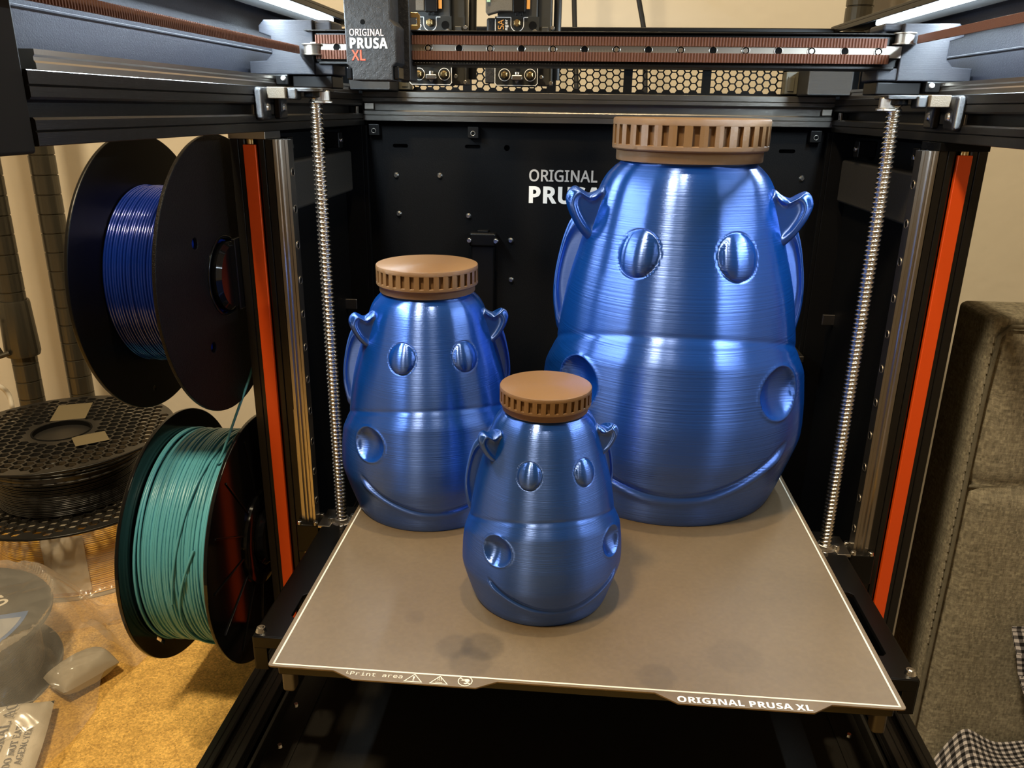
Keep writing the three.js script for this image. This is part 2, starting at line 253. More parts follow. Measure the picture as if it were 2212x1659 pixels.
// rear beams
{
  const g = plate(section(0.033, 0.0315, 'l', 0.007, 0.0085), 0.52); g.rotateY(Math.PI / 2); g.translate(-0.26, 0.2985, -0.5600);
  const rb = part(printer, 'rear_beam', metreUV(g), mat({ rgb: [0.15, 0.14, 0.125], roughness: 0.3, metalness: 0.85, bumpMap: rep(grain, 0.5, 0.004), bumpScale: 0.00003 }));
  for (const x of [-0.25325, 0.25325]) part(rb, 'beam_nut', box(x - 0.00525, x + 0.00525, 0.3105, 0.3175, -0.5640, -0.5602, 0.0008), M.steel);
}
for (const s of [-1, 1]) {
  // side rails, mid posts and their trim
  const rail = bar(0.033, 0.0335, 0.578, 'lr'); rail.translate(-0.293, 0.2938, -0.562);
  const r = part(printer, 'side_rail', side(s, rail), M.anodized);
  for (const [z0, z1] of [[-0.258, -0.245], [-0.546, -0.538]]) part(r, 'rail_nut', side(s, box(-0.2632, -0.2612, 0.3060, 0.3140, z0, z1, 0.0004)), M.rail);
  const post = plate(section(0.0360, 0.034, 'br', 0.006, 0.0105), 0.466); post.rotateX(-Math.PI / 2); post.translate(-0.293, -0.1785, -0.268); 
  part(printer, 'post', side(s, metreUV(post)), M.anodized);
  part(printer, 'orange_strip', side(s, box(-0.2821, -0.2717, -0.172, s < 0 ? 0.2833 : 0.2848, -0.2715, -0.2672, 0.0006)), M.orange, 'orange strip set into the front slot of the post');
  const cap = part(printer, 'post_cap', side(s, box(-0.2935, s < 0 ? -0.2630 : -0.2570, 0.2876, 0.2936, -0.302, -0.2672, 0.0004)), s < 0 ? M.rail : M.powder, s < 0 ? 'bare metal cap on the left post' : 'dark cap on the right post');
  part(cap, 'spacer', side(s, merge([cyl([-0.2775, 0.2836, -0.270], [-0.2775, 0.2877, -0.270], 0.0022), cyl([-0.2752, 0.2836, -0.270], [-0.2752, 0.2877, -0.270], 0.0014)])), M.brass);
  part(printer, 'corner_block', side(s, box(-0.2930, -0.2602, 0.2937, 0.3272, -0.5920, -0.5622, 0.001)), M.satinBlack);
  // rear corner post
  part(printer, 'rear_post', side(s, merge([box(-0.293, -0.262, -0.1785, 0.2935, -0.592, -0.560, 0.001), box(-0.262, -0.2575, -0.1785, 0.2935, -0.566, -0.5600, 0.0005)])), M.powder);
  // vertical linear guide with ball grooves and counterbored holes
  const gp = [[0, 0.0120], [0, 0], [0.0032, 0], [0.0042, 0.0008], [0.0052, 0], [0.0064, 0], [0.0076, 0.0014], [0.0096, 0.0014], [0.0108, 0], [0.013, 0], [0.013, 0.0120]];
  const guide = plate(gp, 0.462); guide.rotateX(-Math.PI / 2); guide.translate(-0.258, -0.1745, -0.268); 
  const gz = part(printer, 'linear_guide', side(s, metreUV(guide.translate(0, 0, 0))), M.rail);
  for (let k = 0; k < 13; k++) { const y = 0.262 - k * 0.0298; const hole = cyl([-0.2455, y, -0.2745], [-0.2447, y, -0.2745], 0.0030, 0.0030, 18);
    part(gz, 'mounting_hole', side(s, merge([hole])), M.hole); part(gz, 'mounting_hole_rim', side(s, new THREE.TorusGeometry(0.0031, 0.00045, 6, 24).rotateY(Math.PI / 2).translate(-0.2449, y, -0.2745)), M.steel); }
  // lead screw: a real helical thread
  {
    const pitch = 0.0037, y0 = -0.075, y1 = 0.321, rows = Math.round((y1 - y0) / pitch * 9), cols = 20, pos = [], idx = [];
    for (let i = 0; i <= rows; i++) for (let j = 0; j <= cols; j++) {
      const y = lerp(y0, y1, i / rows), a = j / cols * 2 * Math.PI; let f = (y / pitch - a / (2 * Math.PI)) % 1; if (f < 0) f += 1;
      const tri = clamp(Math.abs(f - 0.5) * 4 - 0.55, 0, 0.9) / 0.9, r = 0.0040 + 0.00145 * tri; pos.push(-0.2211 + r * Math.cos(a), y, -0.2713 + r * Math.sin(a));
    }
    for (let i = 0; i < rows; i++) for (let j = 0; j < cols; j++) { const a = i * (cols + 1) + j, b = a + cols + 1; idx.push(a, b, a + 1, b, b + 1, a + 1); }
    let g = new THREE.BufferGeometry(); g.setAttribute('position', new THREE.Float32BufferAttribute(pos, 3)); g.setIndex(idx); g.computeVertexNormals();
    const ls = part(printer, 'lead_screw', side(s, merge([g])), M.screw);
    part(ls, 'collar', side(s, merge([cyl([-0.2155, 0.3170, -0.2713], [-0.2155, 0.3250, -0.2713], 0.0062), cyl([-0.2155, 0.3155, -0.2713], [-0.2155, 0.3172, -0.2713], 0.0078)])), M.rail);
    part(ls, 'nut', side(s, merge([cyl([-0.2211, -0.0600, -0.2713], [-0.2211, -0.0545, -0.2713], 0.0098, 0.0098, 32), cyl([-0.2211, -0.0548, -0.2713], [-0.2211, -0.0510, -0.2713], 0.0070, 0.0066, 32)])), M.rail);
    for (const [dx, dz] of [[0.004, 0.0145], [0.0095, -0.006], [-0.0095, 0.002]]) part(ls, 'nut_bolt', side(s, merge([cyl([-0.2211 + dx, -0.0550, -0.2713 + dz], [-0.2211 + dx, -0.0508, -0.2713 + dz], 0.0032, 0.0027)])), M.bolt);
  }
  // glossy bracket at the top of guide and screw
  {
    const b = part(printer, 'top_bracket', side(s, merge([
      box(-0.2614, -0.2535, 0.3025, 0.3265, -0.2630, -0.2440, 0.0030), box(-0.2610, -0.2545, 0.3030, 0.3255, -0.3010, -0.2845, 0.0020), box(-0.2610, -0.2110, 0.3236, 0.3266, -0.2900, -0.2600, 0.0012), box(-0.2390, -0.2310, 0.3175, 0.3262, -0.2700, -0.2570, 0.0020),
    ])), M.layered, 'glossy black printed bracket');
    part(b, 'front_block', side(s, box(-0.2537, -0.2395, 0.3185, 0.3268, -0.2800, -0.2545, 0.0006)), mat({ rgb: [0.16, 0.125, 0.085], roughness: 0.5, bumpMap: rep(powder, 0.02), bumpScale: 0.0005 }), 'bronze coloured block above the guide');
    part(b, 'bearing_seat', side(s, merge([cyl([-0.2211, 0.3195, -0.2713], [-0.2211, 0.3262, -0.2713], 0.0085, 0.0085, 28)])), M.glossBlack);
    for (const [x, z] of [[-0.2536, -0.2545], [-0.2546, -0.2925]]) part(b, 'button_bolt', side(s, cyl([x, 0.3120, z], [x + 0.0014, 0.3120, z], 0.0033, 0.0026, 20)), M.bolt);
  }
  // bearing block of the bed carriage on the guide
  {
    const b = part(printer, 'guide_block', side(s, merge([box(-0.2625, -0.2400, -0.085, -0.0560, -0.284, -0.2615, 0.0015)])), M.satinBlack);
    for (const [x, z] of [[-0.2590, -0.2640], [-0.2440, -0.2640], [-0.2430, -0.2800]]) part(b, 'block_bolt', side(s, cyl([x, -0.0565, z], [x, -0.0530, z], 0.0027, 0.0023)), M.bolt);
    part(b, 'seal_plate', side(s, merge([box(-0.2405, -0.2290, -0.0570, -0.0545, -0.292, -0.2590, 0.0006)])), M.rail);
  }
  // dark inner side cover between mid and rear post, with its ledge
  {
    const c = part(printer, 'side_panel', side(s, box(-0.292, -0.288, -0.178, 0.2936, -0.560, -0.302, 0.0005)), M.powder);
    part(c, 'cover_box', side(s, box(-0.288, -0.2745, 0.2205, 0.2655, -0.556, -0.312, 0.003)), mat({ rgb: [0.030, 0.026, 0.021], roughness: 0.5, bumpMap: rep(powder, 0.06), bumpScale: 0.0003 }));
    part(c, 'lower_cover', side(s, box(-0.288, -0.2830, -0.17, 0.2200, -0.556, -0.312, 0.002)), M.powder);
    for (const [z, y] of [[-0.345, 0.2790], [-0.500, 0.2790]]) { const k = part(c, 'clip_block', side(s, box(-0.288, -0.270, y - 0.008, y + 0.008, z - 0.007, z + 0.007, 0.001)), M.satinBlack); part(k, 'clip_bolt', side(s, cyl([-0.2705, y, z], [-0.2680, y, z], 0.0026, 0.0022)), M.bolt); }
    part(c, 'edge_tab', side(s, merge([box(-0.2885, -0.2700, 0.085, 0.097, -0.532, -0.529, 0.0005)])), M.rail);
  }
  // upper side panel, top flange and light bar
  {
    const u = part(printer, 'upper_panel', side(s, box(-0.2935, -0.2870, 0.3275, 0.3985, -0.585, 0.05, 0.0008)), M.panelSide);
    part(u, 'panel_rib', side(s, box(-0.2872, -0.2862, 0.3570, 0.3585, -0.560, 0.02, 0.0004)), M.panelSide);
    part(printer, 'top_flange', side(s, merge([box(-0.2935, -0.2520, 0.3985, 0.4015, -0.585, 0.05, 0.0008), box(-0.2545, -0.2520, 0.3945, 0.3990, -0.585, 0.05, 0.0006)])), M.satinBlack);
    part(printer, 'led_light_bar', side(s, box(-0.2755, -0.2655, 0.3935, 0.3984, -0.484, -0.006, 0.0015)), M.led, 'glowing white light bar under the top flange');
    part(printer, 'light_bar_channel', side(s, merge([box(-0.2765, -0.2757, 0.388, 0.3985, -0.486, -0.004, 0.0003)])), M.satinBlack);
    // horizontal guide on top of the side rail
    const gy = plate([[0, 0], [0.012, 0], [0.012, 0.0030], [0.0112, 0.0040], [0.0112, 0.0056], [0.012, 0.0066], [0.012, 0.0090], [0, 0.0090]], 0.56); gy.translate(-0.2745, 0.3275, -0.555);
    part(printer, 'cross_guide', side(s, metreUV(gy)), M.rail);
  }
  // base rails and feet
  const b0 = bar(0.031, 0.0335, 0.660, 'tr'); b0.translate(-0.293, -0.2130, -0.592);
  part(printer, 'base_rail', side(s, b0), M.anodized);
  for (const z of [-0.55, 0.03]) part(printer, 'foot', side(s, cyl([-0.277, TY + 0.0003, z], [-0.277, -0.2125, z], 0.013, 0.011)), M.blackPlastic);
}
part(printer, 'rear_base_rail', box(-0.262, 0.262, -0.2130, -0.180, -0.592, -0.562), M.powder);
part(printer, 'base_pan', [box(-0.2615, 0.2615, -0.2130, -0.2095, -0.562, 0.066, 0.0006), box(-0.2615, -0.2585, -0.2096, -0.1960, -0.562, 0.066, 0.0006), box(0.2585, 0.2615, -0.2096, -0.1960, -0.562, 0.066, 0.0006), box(-0.2390, -0.2345, -0.2096, -0.2080, -0.562, 0.066, 0.0004), box(0.2345, 0.2390, -0.2096, -0.2080, -0.562, 0.066, 0.0004)], mat({ rgb: [0.016, 0.014, 0.011], roughness: 0.6, specularIntensity: 0.4, bumpMap: rep(powder, 0.025), bumpScale: 0.0005 }));
for (const [x, z] of [[-0.252, -0.200], [-0.249, -0.150], [0.247, -0.212], [0.243, -0.160], [0.12, -0.150], [-0.06, -0.04]]) part(printer, 'pan_bolt', cyl([x, -0.2097, z], [x, -0.2070, z], 0.0026, 0.0020), M.bolt);
// front corner cover, close to the camera on the left
part(printer, 'front_corner_cover', [box(-0.345, -0.2615, 0.2905, 0.420, 0.0160, 0.052, 0.002), box(-0.345, -0.290, 0.2880, 0.2925, 0.0165, 0.052, 0.001)], mat({ rgb: [0.006, 0.0045, 0.003], roughness: 0.75, specularIntensity: 0.4 }));

// back panel with its lettering, bolts and clips
{
  const Z = -0.575;
  const slot = (x, y, w, h) => { const p = new THREE.Path(); const r = h / 2; p.absarc(x - w / 2 + r, y, r, Math.PI * 1.5, Math.PI * 0.5, true); p.absarc(x + w / 2 - r, y, r, Math.PI * 0.5, -Math.PI * 0.5, true); p.closePath(); return p; };
  const bp = part(printer, 'back_panel', metreUV(plate([[-0.262, -0.178], [0.262, -0.178], [0.262, 0.2984], [-0.262, 0.2984]], 0.003, [slot(-0.2215, 0.2709, 0.018, 0.0042), slot(-0.1367, 0.2713, 0.018, 0.0042), slot(0.219, 0.2724, 0.018, 0.0042), circlePath(-0.0969, 0.2705, 0.0034)]).translate(0, 0, Z - 0.003)), M.powder);
  part(printer, 'back_liner', box(-0.262, 0.262, -0.178, 0.2984, Z - 0.012, Z - 0.008), M.powder);
  part(bp, 'lettering', text('ORIGINAL', 'regular', 0.0790, 0.0126, 0.0006, 0.024).translate(-0.0704, 0.2342, Z + 0.0002), M.greyPrint, 'grey word ORIGINAL');
  part(bp, 'lettering', text('PRUSA', 'bold', 0.0850, 0.0187, 0.0006, 0.016).translate(-0.0703, 0.2092, Z + 0.0002), M.white, 'white word PRUSA');
  for (const [x, y] of [[-0.2276, 0.2373], [-0.1757, 0.2378], [-0.2258, 0.1926], [-0.1419, 0.1919], [-0.09, 0.1165], [-0.0912, 0.1642], [0.239, 0.243], [-0.176, 0.05], [0.239, 0.192]]) part(bp, 'panel_bolt', cyl([x, y, Z], [x, y, Z + 0.0028], 0.0034, 0.0022), M.bolt);
  for (const [x, y] of [[-0.2499, 0.2885], [-0.135, 0.2872], [0.2462, 0.2887]]) { const k = part(bp, 'clip_block', box(x - 0.0062, x + 0.0062, y - 0.0065, y + 0.0065, Z, Z + 0.010, 0.001), M.satinBlack); part(k, 'clip_hole', [cyl([x, y - 0.001, Z + 0.0095], [x, y - 0.001, Z + 0.0102], 0.0022)], M.hole); part(k, 'clip_rim', new THREE.TorusGeometry(0.0024, 0.0004, 6, 20).translate(x, y - 0.001, Z + 0.0101), M.steel); }
  const lt = part(bp, 'cable_duct', [box(-0.1372, -0.1098, -0.17, 0.1605, Z, Z + 0.012, 0.002)], M.satinBlack);
  part(lt, 'duct_cap', [box(-0.1395, -0.1075, 0.158, 0.1745, Z, Z + 0.015, 0.003), box(-0.1300, -0.1170, 0.1735, 0.1770, Z, Z + 0.012, 0.001)], M.satinBlack);
  for (const x of [-0.1390, -0.1075]) part(lt, 'duct_bolt', cyl([x, 0.1655, Z + 0.013], [x, 0.1655, Z + 0.0175], 0.0034, 0.0026), M.bolt);
  part(bp, 'bracket_tab', [box(0.235, 0.2575, 0.0375, 0.0450, Z, Z + 0.040, 0.001)], M.rail);
}
// rear top cover: honeycomb windows above the beam
{
  const Zh = -0.578, winX = [[-0.2245, -0.1478], [-0.1381, -0.0528 - 0.0000], [-0.0426, 0.0326], [0.0422, 0.1187], [0.1282, 0.2055]], holes = [];
  const px = 0.00735, py = px * Math.sqrt(3) / 2 * 1.02, R = 0.00370;
  const hc = part(printer, 'rear_top_cover', metreUV(plate([[-0.2865, 0.3275], [0.2865, 0.3275], [0.2865, 0.3960], [-0.2865, 0.3960]], 0.0015, winX.map(([a, b]) => [[a, 0.3325], [a, 0.3655], [b, 0.3655], [b, 0.3325]])).translate(0, 0, Zh)), M.powder);
  winX.forEach(([a, b]) => {
    const sh = shapeOf([[a - 0.001, 0.3318], [b + 0.001, 0.3318], [b + 0.001, 0.3662], [a - 0.001, 0.3662]]), n = Math.floor((b - a) / px), off = ((b - a) - n * px) / 2;
    for (let c = 0; c <= n; c++) for (let r = 0; r < 5; r++) {
      const x = a + off + (c + 0.0) * px, y = 0.3350 + r * py * 1.17 + (c % 2 ? py * 0.585 : 0); if (y > 0.3640 || y < 0.333) continue;
      const p = new THREE.Path(); for (let k = 0; k < 6; k++) { const t = -k * Math.PI / 3, X = clamp(x + R * 1.08 * Math.cos(t), a, b), Y = clamp(y + R * Math.sin(t) * 1.0, 0.3322, 0.3658); k ? p.lineTo(X, Y) : p.moveTo(X, Y); } p.closePath(); sh.holes.push(p);
    }
    part(hc, 'honeycomb_grille', metreUV(plate(sh, 0.0014).translate(0, 0, Zh - 0.0016)), M.powder);
  });
  part(hc, 'cross_bar', box(-0.2, 0.212, 0.3562, 0.3612, Zh + 0.002, Zh + 0.0075, 0.0008), mat({ rgb: [0.050, 0.047, 0.030], roughness: 0.5 }));
  part(hc, 'top_edge', box(-0.2515, 0.2515, 0.3940, 0.3985, Zh - 0.006, Zh + 0.010, 0.001), M.satinBlack);
  for (const s of [-1, 1]) {
    const m = part(printer, 'belt_motor', box(s * 0.2185, s * 0.2640, 0.3305, 0.3565, -0.572, -0.520, 0.002), mat({ rgb: [0.022, 0.021, 0.020], roughness: 0.45, bumpMap: rep(layers, 0.04, 0.04), bumpScale: 0.0002 }));
    part(m, 'motor_pulley', [cyl([s * 0.2500, 0.3565, -0.552], [s * 0.2500, 0.3635, -0.552], 0.0088, 0.0088, 32), cyl([s * 0.2500, 0.3635, -0.552], [s * 0.2500, 0.3645, -0.552], 0.0095, 0.0095, 32)], M.steel);
    part(m, 'motor_mount', [box(s * 0.205, s * 0.2185, 0.332, 0.3550, -0.575, -0.560, 0.001), box(s * 0.2075, s * 0.2145, 0.335, 0.3500, -0.561, -0.5590, 0.0006)], mat({ rgb: [0.075, 0.068, 0.045], roughness: 0.5 }));
  }
}
// X gantry: beam, guide, two toothed belts
function toothedBelt(x0, x1, y0, y1, pitch = 0.00232) {        // teeth toward +z
  const P = [[x0, -0.0012]]; const n = Math.floor((x1 - x0) / pitch);
  P.push([x1, -0.0012]); for (let i = n; i > 0; i--) { const a = x0 + (i - 1) * pitch; P.push([a + pitch, 0], [a + pitch * 0.62, 0], [a + pitch * 0.50, 0.0009], [a + pitch * 0.12, 0.0009]); } P.push([x0, 0]);
  const g = plate(P, y1 - y0); g.rotateX(Math.PI / 2); g.translate(0, y1, 0);
  return metreUV(g);                                           // plan shape (x, depth): rotated so that +shape y looks along +z
}
{
  const Z = -0.300, gb = part(printer, 'gantry_beam', [box(-0.236, 0.236, 0.3470, 0.3702, Z - 0.036, Z - 0.0075, 0.001), box(-0.236, 0.236, 0.3702, 0.3712, Z - 0.030, Z + 0.001, 0.0004), box(-0.226, 0.226, 0.3455, 0.3478, Z - 0.036, Z - 0.001, 0.0006)], M.satinBlack);
  const gr = plate([[-0.232, 0.3540], [0.230, 0.3540], [0.230, 0.3622], [-0.232, 0.3622]], 0.006); gr.translate(0, 0, Z - 0.0076);
  const gg = part(printer, 'gantry_guide', metreUV(gr), M.steel);
  for (let k = 0; k < 18; k++) { const x = -0.2105 + k * 0.0249; if (x > 0.228) break; const f = Z - 0.0016;
    part(gg, 'guide_hole', [cyl([x, 0.3583, f - 0.0004], [x, 0.3583, f + 0.0003], 0.0029, 0.0029, 20)], M.hole); part(gg, 'guide_hole_rim', new THREE.TorusGeometry(0.0030, 0.0004, 6, 24).translate(x, 0.3583, f + 0.0002), M.bolt);
    if (k % 2 === 1) part(gg, 'guide_bolt', cyl([x, 0.3583, f], [x, 0.3583, f + 0.0010], 0.0023, 0.0019, 6), M.bolt); }
  part(printer, 'belt', [toothedBelt(-0.2275, 0.2185, 0.3610, 0.3675).translate(0, 0, Z)], M.belt, 'upper reddish brown toothed belt of the gantry');
  part(printer, 'belt', [toothedBelt(-0.2275, 0.2215, 0.3495, 0.3562).translate(0, 0, Z)], M.belt, 'lower reddish brown toothed belt of the gantry');
}
for (const s of [-1, 1]) {                                     // carriages at both gantry ends, their idlers and the long side belts
  const y = s < 0 ? 0.3561 : 0.3672, c = part(printer, 'gantry_carriage', side(s, merge([
    metreUV(plate([[-0.2845, 0.3375], [-0.2300, 0.3375], [-0.2300, 0.3785], [-0.2700, 0.3785], [-0.2745, 0.3740], [-0.2745, 0.3690], [-0.2650, 0.3660], [-0.2650, 0.3530], [-0.2700, 0.3480], [-0.2845, 0.3470]], 0.040, [], 0.0008).translate(0, 0, -0.342)),
    box(-0.2310, -0.2160, s < 0 ? 0.3695 : 0.3735, 0.3790, -0.340, -0.3075, 0.002), box(-0.2310, -0.2150, 0.3375, 0.3470, -0.340, -0.3035, 0.0015),
  ])), M.carriage, 'blue grey moulded carriage at the end of the gantry');
  part(c, 'idler_pulley', side(s, lathe([[0, -0.0042], [0.0082, -0.0042], [0.0082, -0.0034], [0.0066, -0.0031], [0.0066, 0.0031], [0.0082, 0.0034], [0.0082, 0.0042], [0, 0.0042]], 40).translate(-0.2305, y + 0.0003, -0.3005)), M.steel);
  const gbk = part(printer, 'guide_block', side(s, merge([box(-0.2855, -0.2520, 0.3292, 0.3374, -0.345, -0.300, 0.0012), box(-0.2505, -0.2170, 0.3275, 0.3370, -0.338, -0.3060, 0.001)])), M.satinBlack);
  for (const x of [-0.2750, -0.2560]) part(gbk, 'block_bolt', side(s, cyl([x, 0.3345, -0.3005], [x, 0.3345, -0.2980], 0.0021, 0.0017)), M.white);
  const b = s < 0 ? (() => { const g = toothedBelt(0, 0.350, y - 0.0029, y + 0.0031, 0.0023); g.rotateY(Math.PI / 2); return g.translate(-0.2412, 0, 0.05); })() : box(-0.2412, -0.2398, y - 0.0031, y + 0.0029, -0.300, 0.05, 0.0003);
  part(printer, 'side_belt', side(s, metreUV(b)), M.belt, s < 0 ? 'ribbed side belt running along the left panel' : 'smooth side belt running along the right panel');
}
// print head carriage with the printed cover
{
  const Zf = -0.262, x0 = -0.1925, x1 = -0.1530;
  const h = part(printer, 'toolhead_cover', [metreUV(plate([[x0 + 0.0048, 0.3325], [x1 - 0.0032, 0.3325], [x1 - 0.0032, 0.3425], [x1 - 0.0002, 0.3455], [x1, 0.3710], [x1 - 0.0040, 0.3755], [x1 - 0.0042, 0.430], [x0, 0.430], [x0 + 0.0007, 0.3440], [x0 + 0.0048, 0.3405]], 0.030, [], 0.0009).translate(0, 0, Zf - 0.030)), box(x0 + 0.0015, x1 + 0.004, 0.3335, 0.430, Zf - 0.060, Zf - 0.032, 0.0012)], M.powderGrey, 'speckled dark grey cover with printed name');
  part(h, 'cover_hole', [cyl([x0 + 0.0145, 0.3715 + 0.0020, Zf - 0.0005], [x0 + 0.0145, 0.3735, Zf + 0.0003], 0.0018)], M.hole);
  part(h, 'lettering', text('ORIGINAL', 'regular', 0.0262, 0.0046, 0.0003, 0.02).translate(x0 + 0.0040, 0.3640, Zf + 0.0001), M.pinkPrint, 'pale word ORIGINAL');
  part(h, 'lettering', text('PRUSA', 'bold', 0.0290, 0.0072, 0.0003, 0.016).translate(x0 + 0.0040, 0.3552, Zf + 0.0001), M.white, 'white word PRUSA');
  part(h, 'lettering', text('XL', 'regular', 0.0105, 0.0070, 0.0003, 0.024).translate(x0 + 0.0050, 0.3468, Zf + 0.0001), M.redPrint, 'orange letters XL');
  part(h, 'cover_clip', [box(x0 - 0.0002, x0 + 0.0040, 0.3330, 0.3420, Zf - 0.020, Zf - 0.002, 0.001), box(x1 - 0.003, x1 + 0.0010, 0.3335, 0.3430, Zf - 0.020, Zf - 0.002, 0.001)], M.glossBlack);
  part(h, 'dock_hook', [metreUV(plate([[0, 0], [0.0085, 0], [0.0105, 0.0020], [0.0105, 0.0105], [0.0085, 0.0125], [0, 0.0125]], 0.0015, [[[0.0022, 0.0035], [0.0022, 0.0088], [0.0080, 0.0088], [0.0080, 0.0035]]], 0.0003).translate(-0.1520, 0.3715, -0.300)), box(-0.157, -0.1515, 0.3715, 0.384, -0.300, -0.297, 0.0005)], M.brass);
}
// two tool heads parked at the back, with their circuit plates
for (const [k, cx] of [[0, -0.1558], [1, -0.0745]]) {
  const Z = -0.420, t = part(printer, 'parked_toolhead', [box(cx - 0.0185, cx + 0.0185, 0.3335, 0.425, Z - 0.030, Z - 0.0020, 0.0012), box(cx + 0.0185, cx + 0.0310, 0.3345, 0.425, Z - 0.040, Z - 0.012, 0.001), box(cx + 0.0310, cx + 0.0330, 0.335, 0.3835, Z - 0.034, Z - 0.008, 0.0006), box(cx + 0.0225, cx + 0.0290, 0.372, 0.3855, Z - 0.012, Z - 0.004, 0.0008)], mat({ rgb: [0.028, 0.027, 0.024], roughness: 0.45 }), k ? 'second parked tool head' : 'first parked tool head behind the cover');
  part(t, 'circuit_plate', metreUV(plate([[cx - 0.0205, 0.3360], [cx - 0.0185, 0.3335], [cx + 0.0180, 0.3335], [cx + 0.0203, 0.3360], [cx + 0.0203, 0.3935], [cx - 0.0205, 0.3935]], 0.0018).translate(0, 0, Z - 0.0018)), M.board2);
  const o = [box(cx - 0.0205, cx - 0.0199, 0.3362, 0.3912, Z - 0.0001, Z + 0.0003, 0.0001), box(cx + 0.0195, cx + 0.0201, 0.3362, 0.3640, Z - 0.0001, Z + 0.0003, 0.0001), box(cx - 0.0188, cx + 0.0182, 0.3339, 0.3345, Z - 0.0001, Z + 0.0003, 0.0001), box(cx - 0.0190, cx - 0.0058, 0.3925, 0.3931, Z - 0.0001, Z + 0.0003, 0.0001), box(cx + 0.0063, cx + 0.0100, 0.3925, 0.3931, Z - 0.0001, Z + 0.0003, 0.0001)];
  for (const s of [-1, 1]) { const b = box(-0.00185, 0.00185, -0.0003, 0.0003, -0.0001, 0.0003, 0.0001); b.rotateZ(s * Math.PI / 4 * 1.05); o.push(b.translate(cx + s * 0.0190 + (s < 0 ? -0.0004 : 0), 0.3351, Z)); }
  for (const x of [-0.0112, 0.0129]) o.push(plate(ringShape(cx + x, 0.3434, 0.0056, 0.0006), 0.0004).translate(0, 0, Z - 0.0001));
  { const u = new THREE.Shape(); u.moveTo(-0.0062, 0.006); u.lineTo(-0.0062, 0); u.absarc(0, 0, 0.0062, Math.PI, 2 * Math.PI, false); u.lineTo(0.0062, 0.006); u.lineTo(0.0056, 0.006); u.lineTo(0.0056, 0); u.absarc(0, 0, 0.0056, 2 * Math.PI, Math.PI, true); u.lineTo(-0.0056, 0.006); u.closePath(); o.push(plate(u, 0.0004).translate(cx + 0.0002, 0.3868, Z - 0.0001)); }
  part(t, 'white_outline', o, M.white, 'white printed outline on the circuit plate');
  const tri = plate(shapeOf([[-0.0036, 0], [0.0036, 0], [0, 0.0062]]), 0.0004, [[[-0.0024, 0.0007], [0, 0.0049], [0.0024, 0.0007]]]);
  part(t, 'warning_triangle', [tri.translate(cx - 0.0113, 0.3495, Z - 0.0001), box(cx - 0.0121, cx - 0.0104, 0.3504, 0.3520, Z - 0.0001, Z + 0.0002, 0.0002)], M.white);
  for (const [x, y] of [[-0.0112, 0.3434], [0.0129, 0.3434], [0.0002, 0.3878]]) part(t, 'gold_bolt', [cyl([cx + x, y, Z], [cx + x, y, Z + 0.0050], 0.0036, 0.0032, 6), cyl([cx + x, y, Z + 0.005], [cx + x, y, Z + 0.0062], 0.0022, 0.0018, 20)], M.brass, 'brass hexagon bolt');
  for (const [x, y] of [[0.0008, 0.3520], [0.0165, 0.3805]]) part(t, 'steel_bolt', [cyl([cx + x, y, Z], [cx + x, y, Z + 0.0030], 0.0027, 0.0022, 12)], M.bolt);
  for (const [x, y] of [[0.0232, 0.3418], [0.0322, 0.3365], [0.0325, 0.3845], [0.0240, 0.3785]]) part(t, 'small_bolt', [cyl([cx + x, y, Z - 0.008], [cx + x, y, Z - 0.003], 0.0022, 0.0018, 12)], M.bolt);
  part(t, 'heater_block', [box(cx - 0.0042, cx + 0.0060, 0.3388, 0.3432, Z, Z + 0.0050, 0.001), cyl([cx + 0.0008, 0.3432, Z + 0.002], [cx + 0.0008, 0.3460, Z + 0.002], 0.0020), cyl([cx + 0.0008, 0.3385, Z + 0.002], [cx + 0.0008, 0.3360, Z + 0.002], 0.0022, 0.0008)], M.rail);
  part(t, 'word_plate', [text('PRUSA', 'regular', 0.0225, 0.0052).rotateZ(Math.PI / 2).translate(cx - 0.0124, 0.3685, Z + 0.0001)], M.amberPrint, 'amber word running upward');
  part(t, 'word_plate', [text('changer', 'bold', 0.0165, 0.0026).rotateZ(Math.PI / 2).translate(cx - 0.0088, 0.3745, Z + 0.0001)], M.white, 'white word running upward');
  part(t, 'head_housing', [metreUV(plate([[cx - 0.0285, 0.3965], [cx - 0.0270, 0.3945], [cx - 0.0160, 0.3975], [cx - 0.0040, 0.3975], [cx - 0.0040, 0.425], [cx - 0.0285, 0.425]], 0.012, [], 0.0008).translate(0, 0, Z - 0.006))], mat({ rgb: [0.11, 0.095, 0.072], roughness: 0.55, bumpMap: rep(powder, 0.02), bumpScale: 0.0006 }));
  part(t, 'connector', [box(cx - 0.0036, cx + 0.0078, 0.3965, 0.425, Z - 0.004, Z + 0.006, 0.001), box(cx - 0.0010, cx + 0.0010, 0.394, 0.398, Z, Z + 0.004, 0.0004), box(cx + 0.0035, cx + 0.0052, 0.394, 0.398, Z, Z + 0.004, 0.0004)], M.satinBlack);
  part(t, 'ribbon', [box(cx + 0.0086, cx + 0.0118, 0.3995, 0.430, Z + 0.001, Z + 0.002, 0.0003)], M.amberPrint, 'amber ribbon cable');
  part(t, 'indicator_leaf', [box(cx - 0.0272, cx - 0.0240, 0.4045, 0.430, Z + 0.0065, Z + 0.0085, 0.0004)], M.greenLeaf, 'pale green plate');
  part(t, 'dock_eye', [cyl([cx + 0.0145, 0.3860, Z - 0.0005], [cx + 0.0145, 0.3860, Z + 0.0004], 0.0036)], M.hole);
  part(t, 'filament_tube', [tube([[cx + 0.036, 0.34, Z - 0.03], [cx + 0.0362, 0.40, Z - 0.03], [cx + 0.037, 0.50, Z - 0.04]], 0.0038, 20, 10)], M.cable, 'thick black tube rising behind the head');
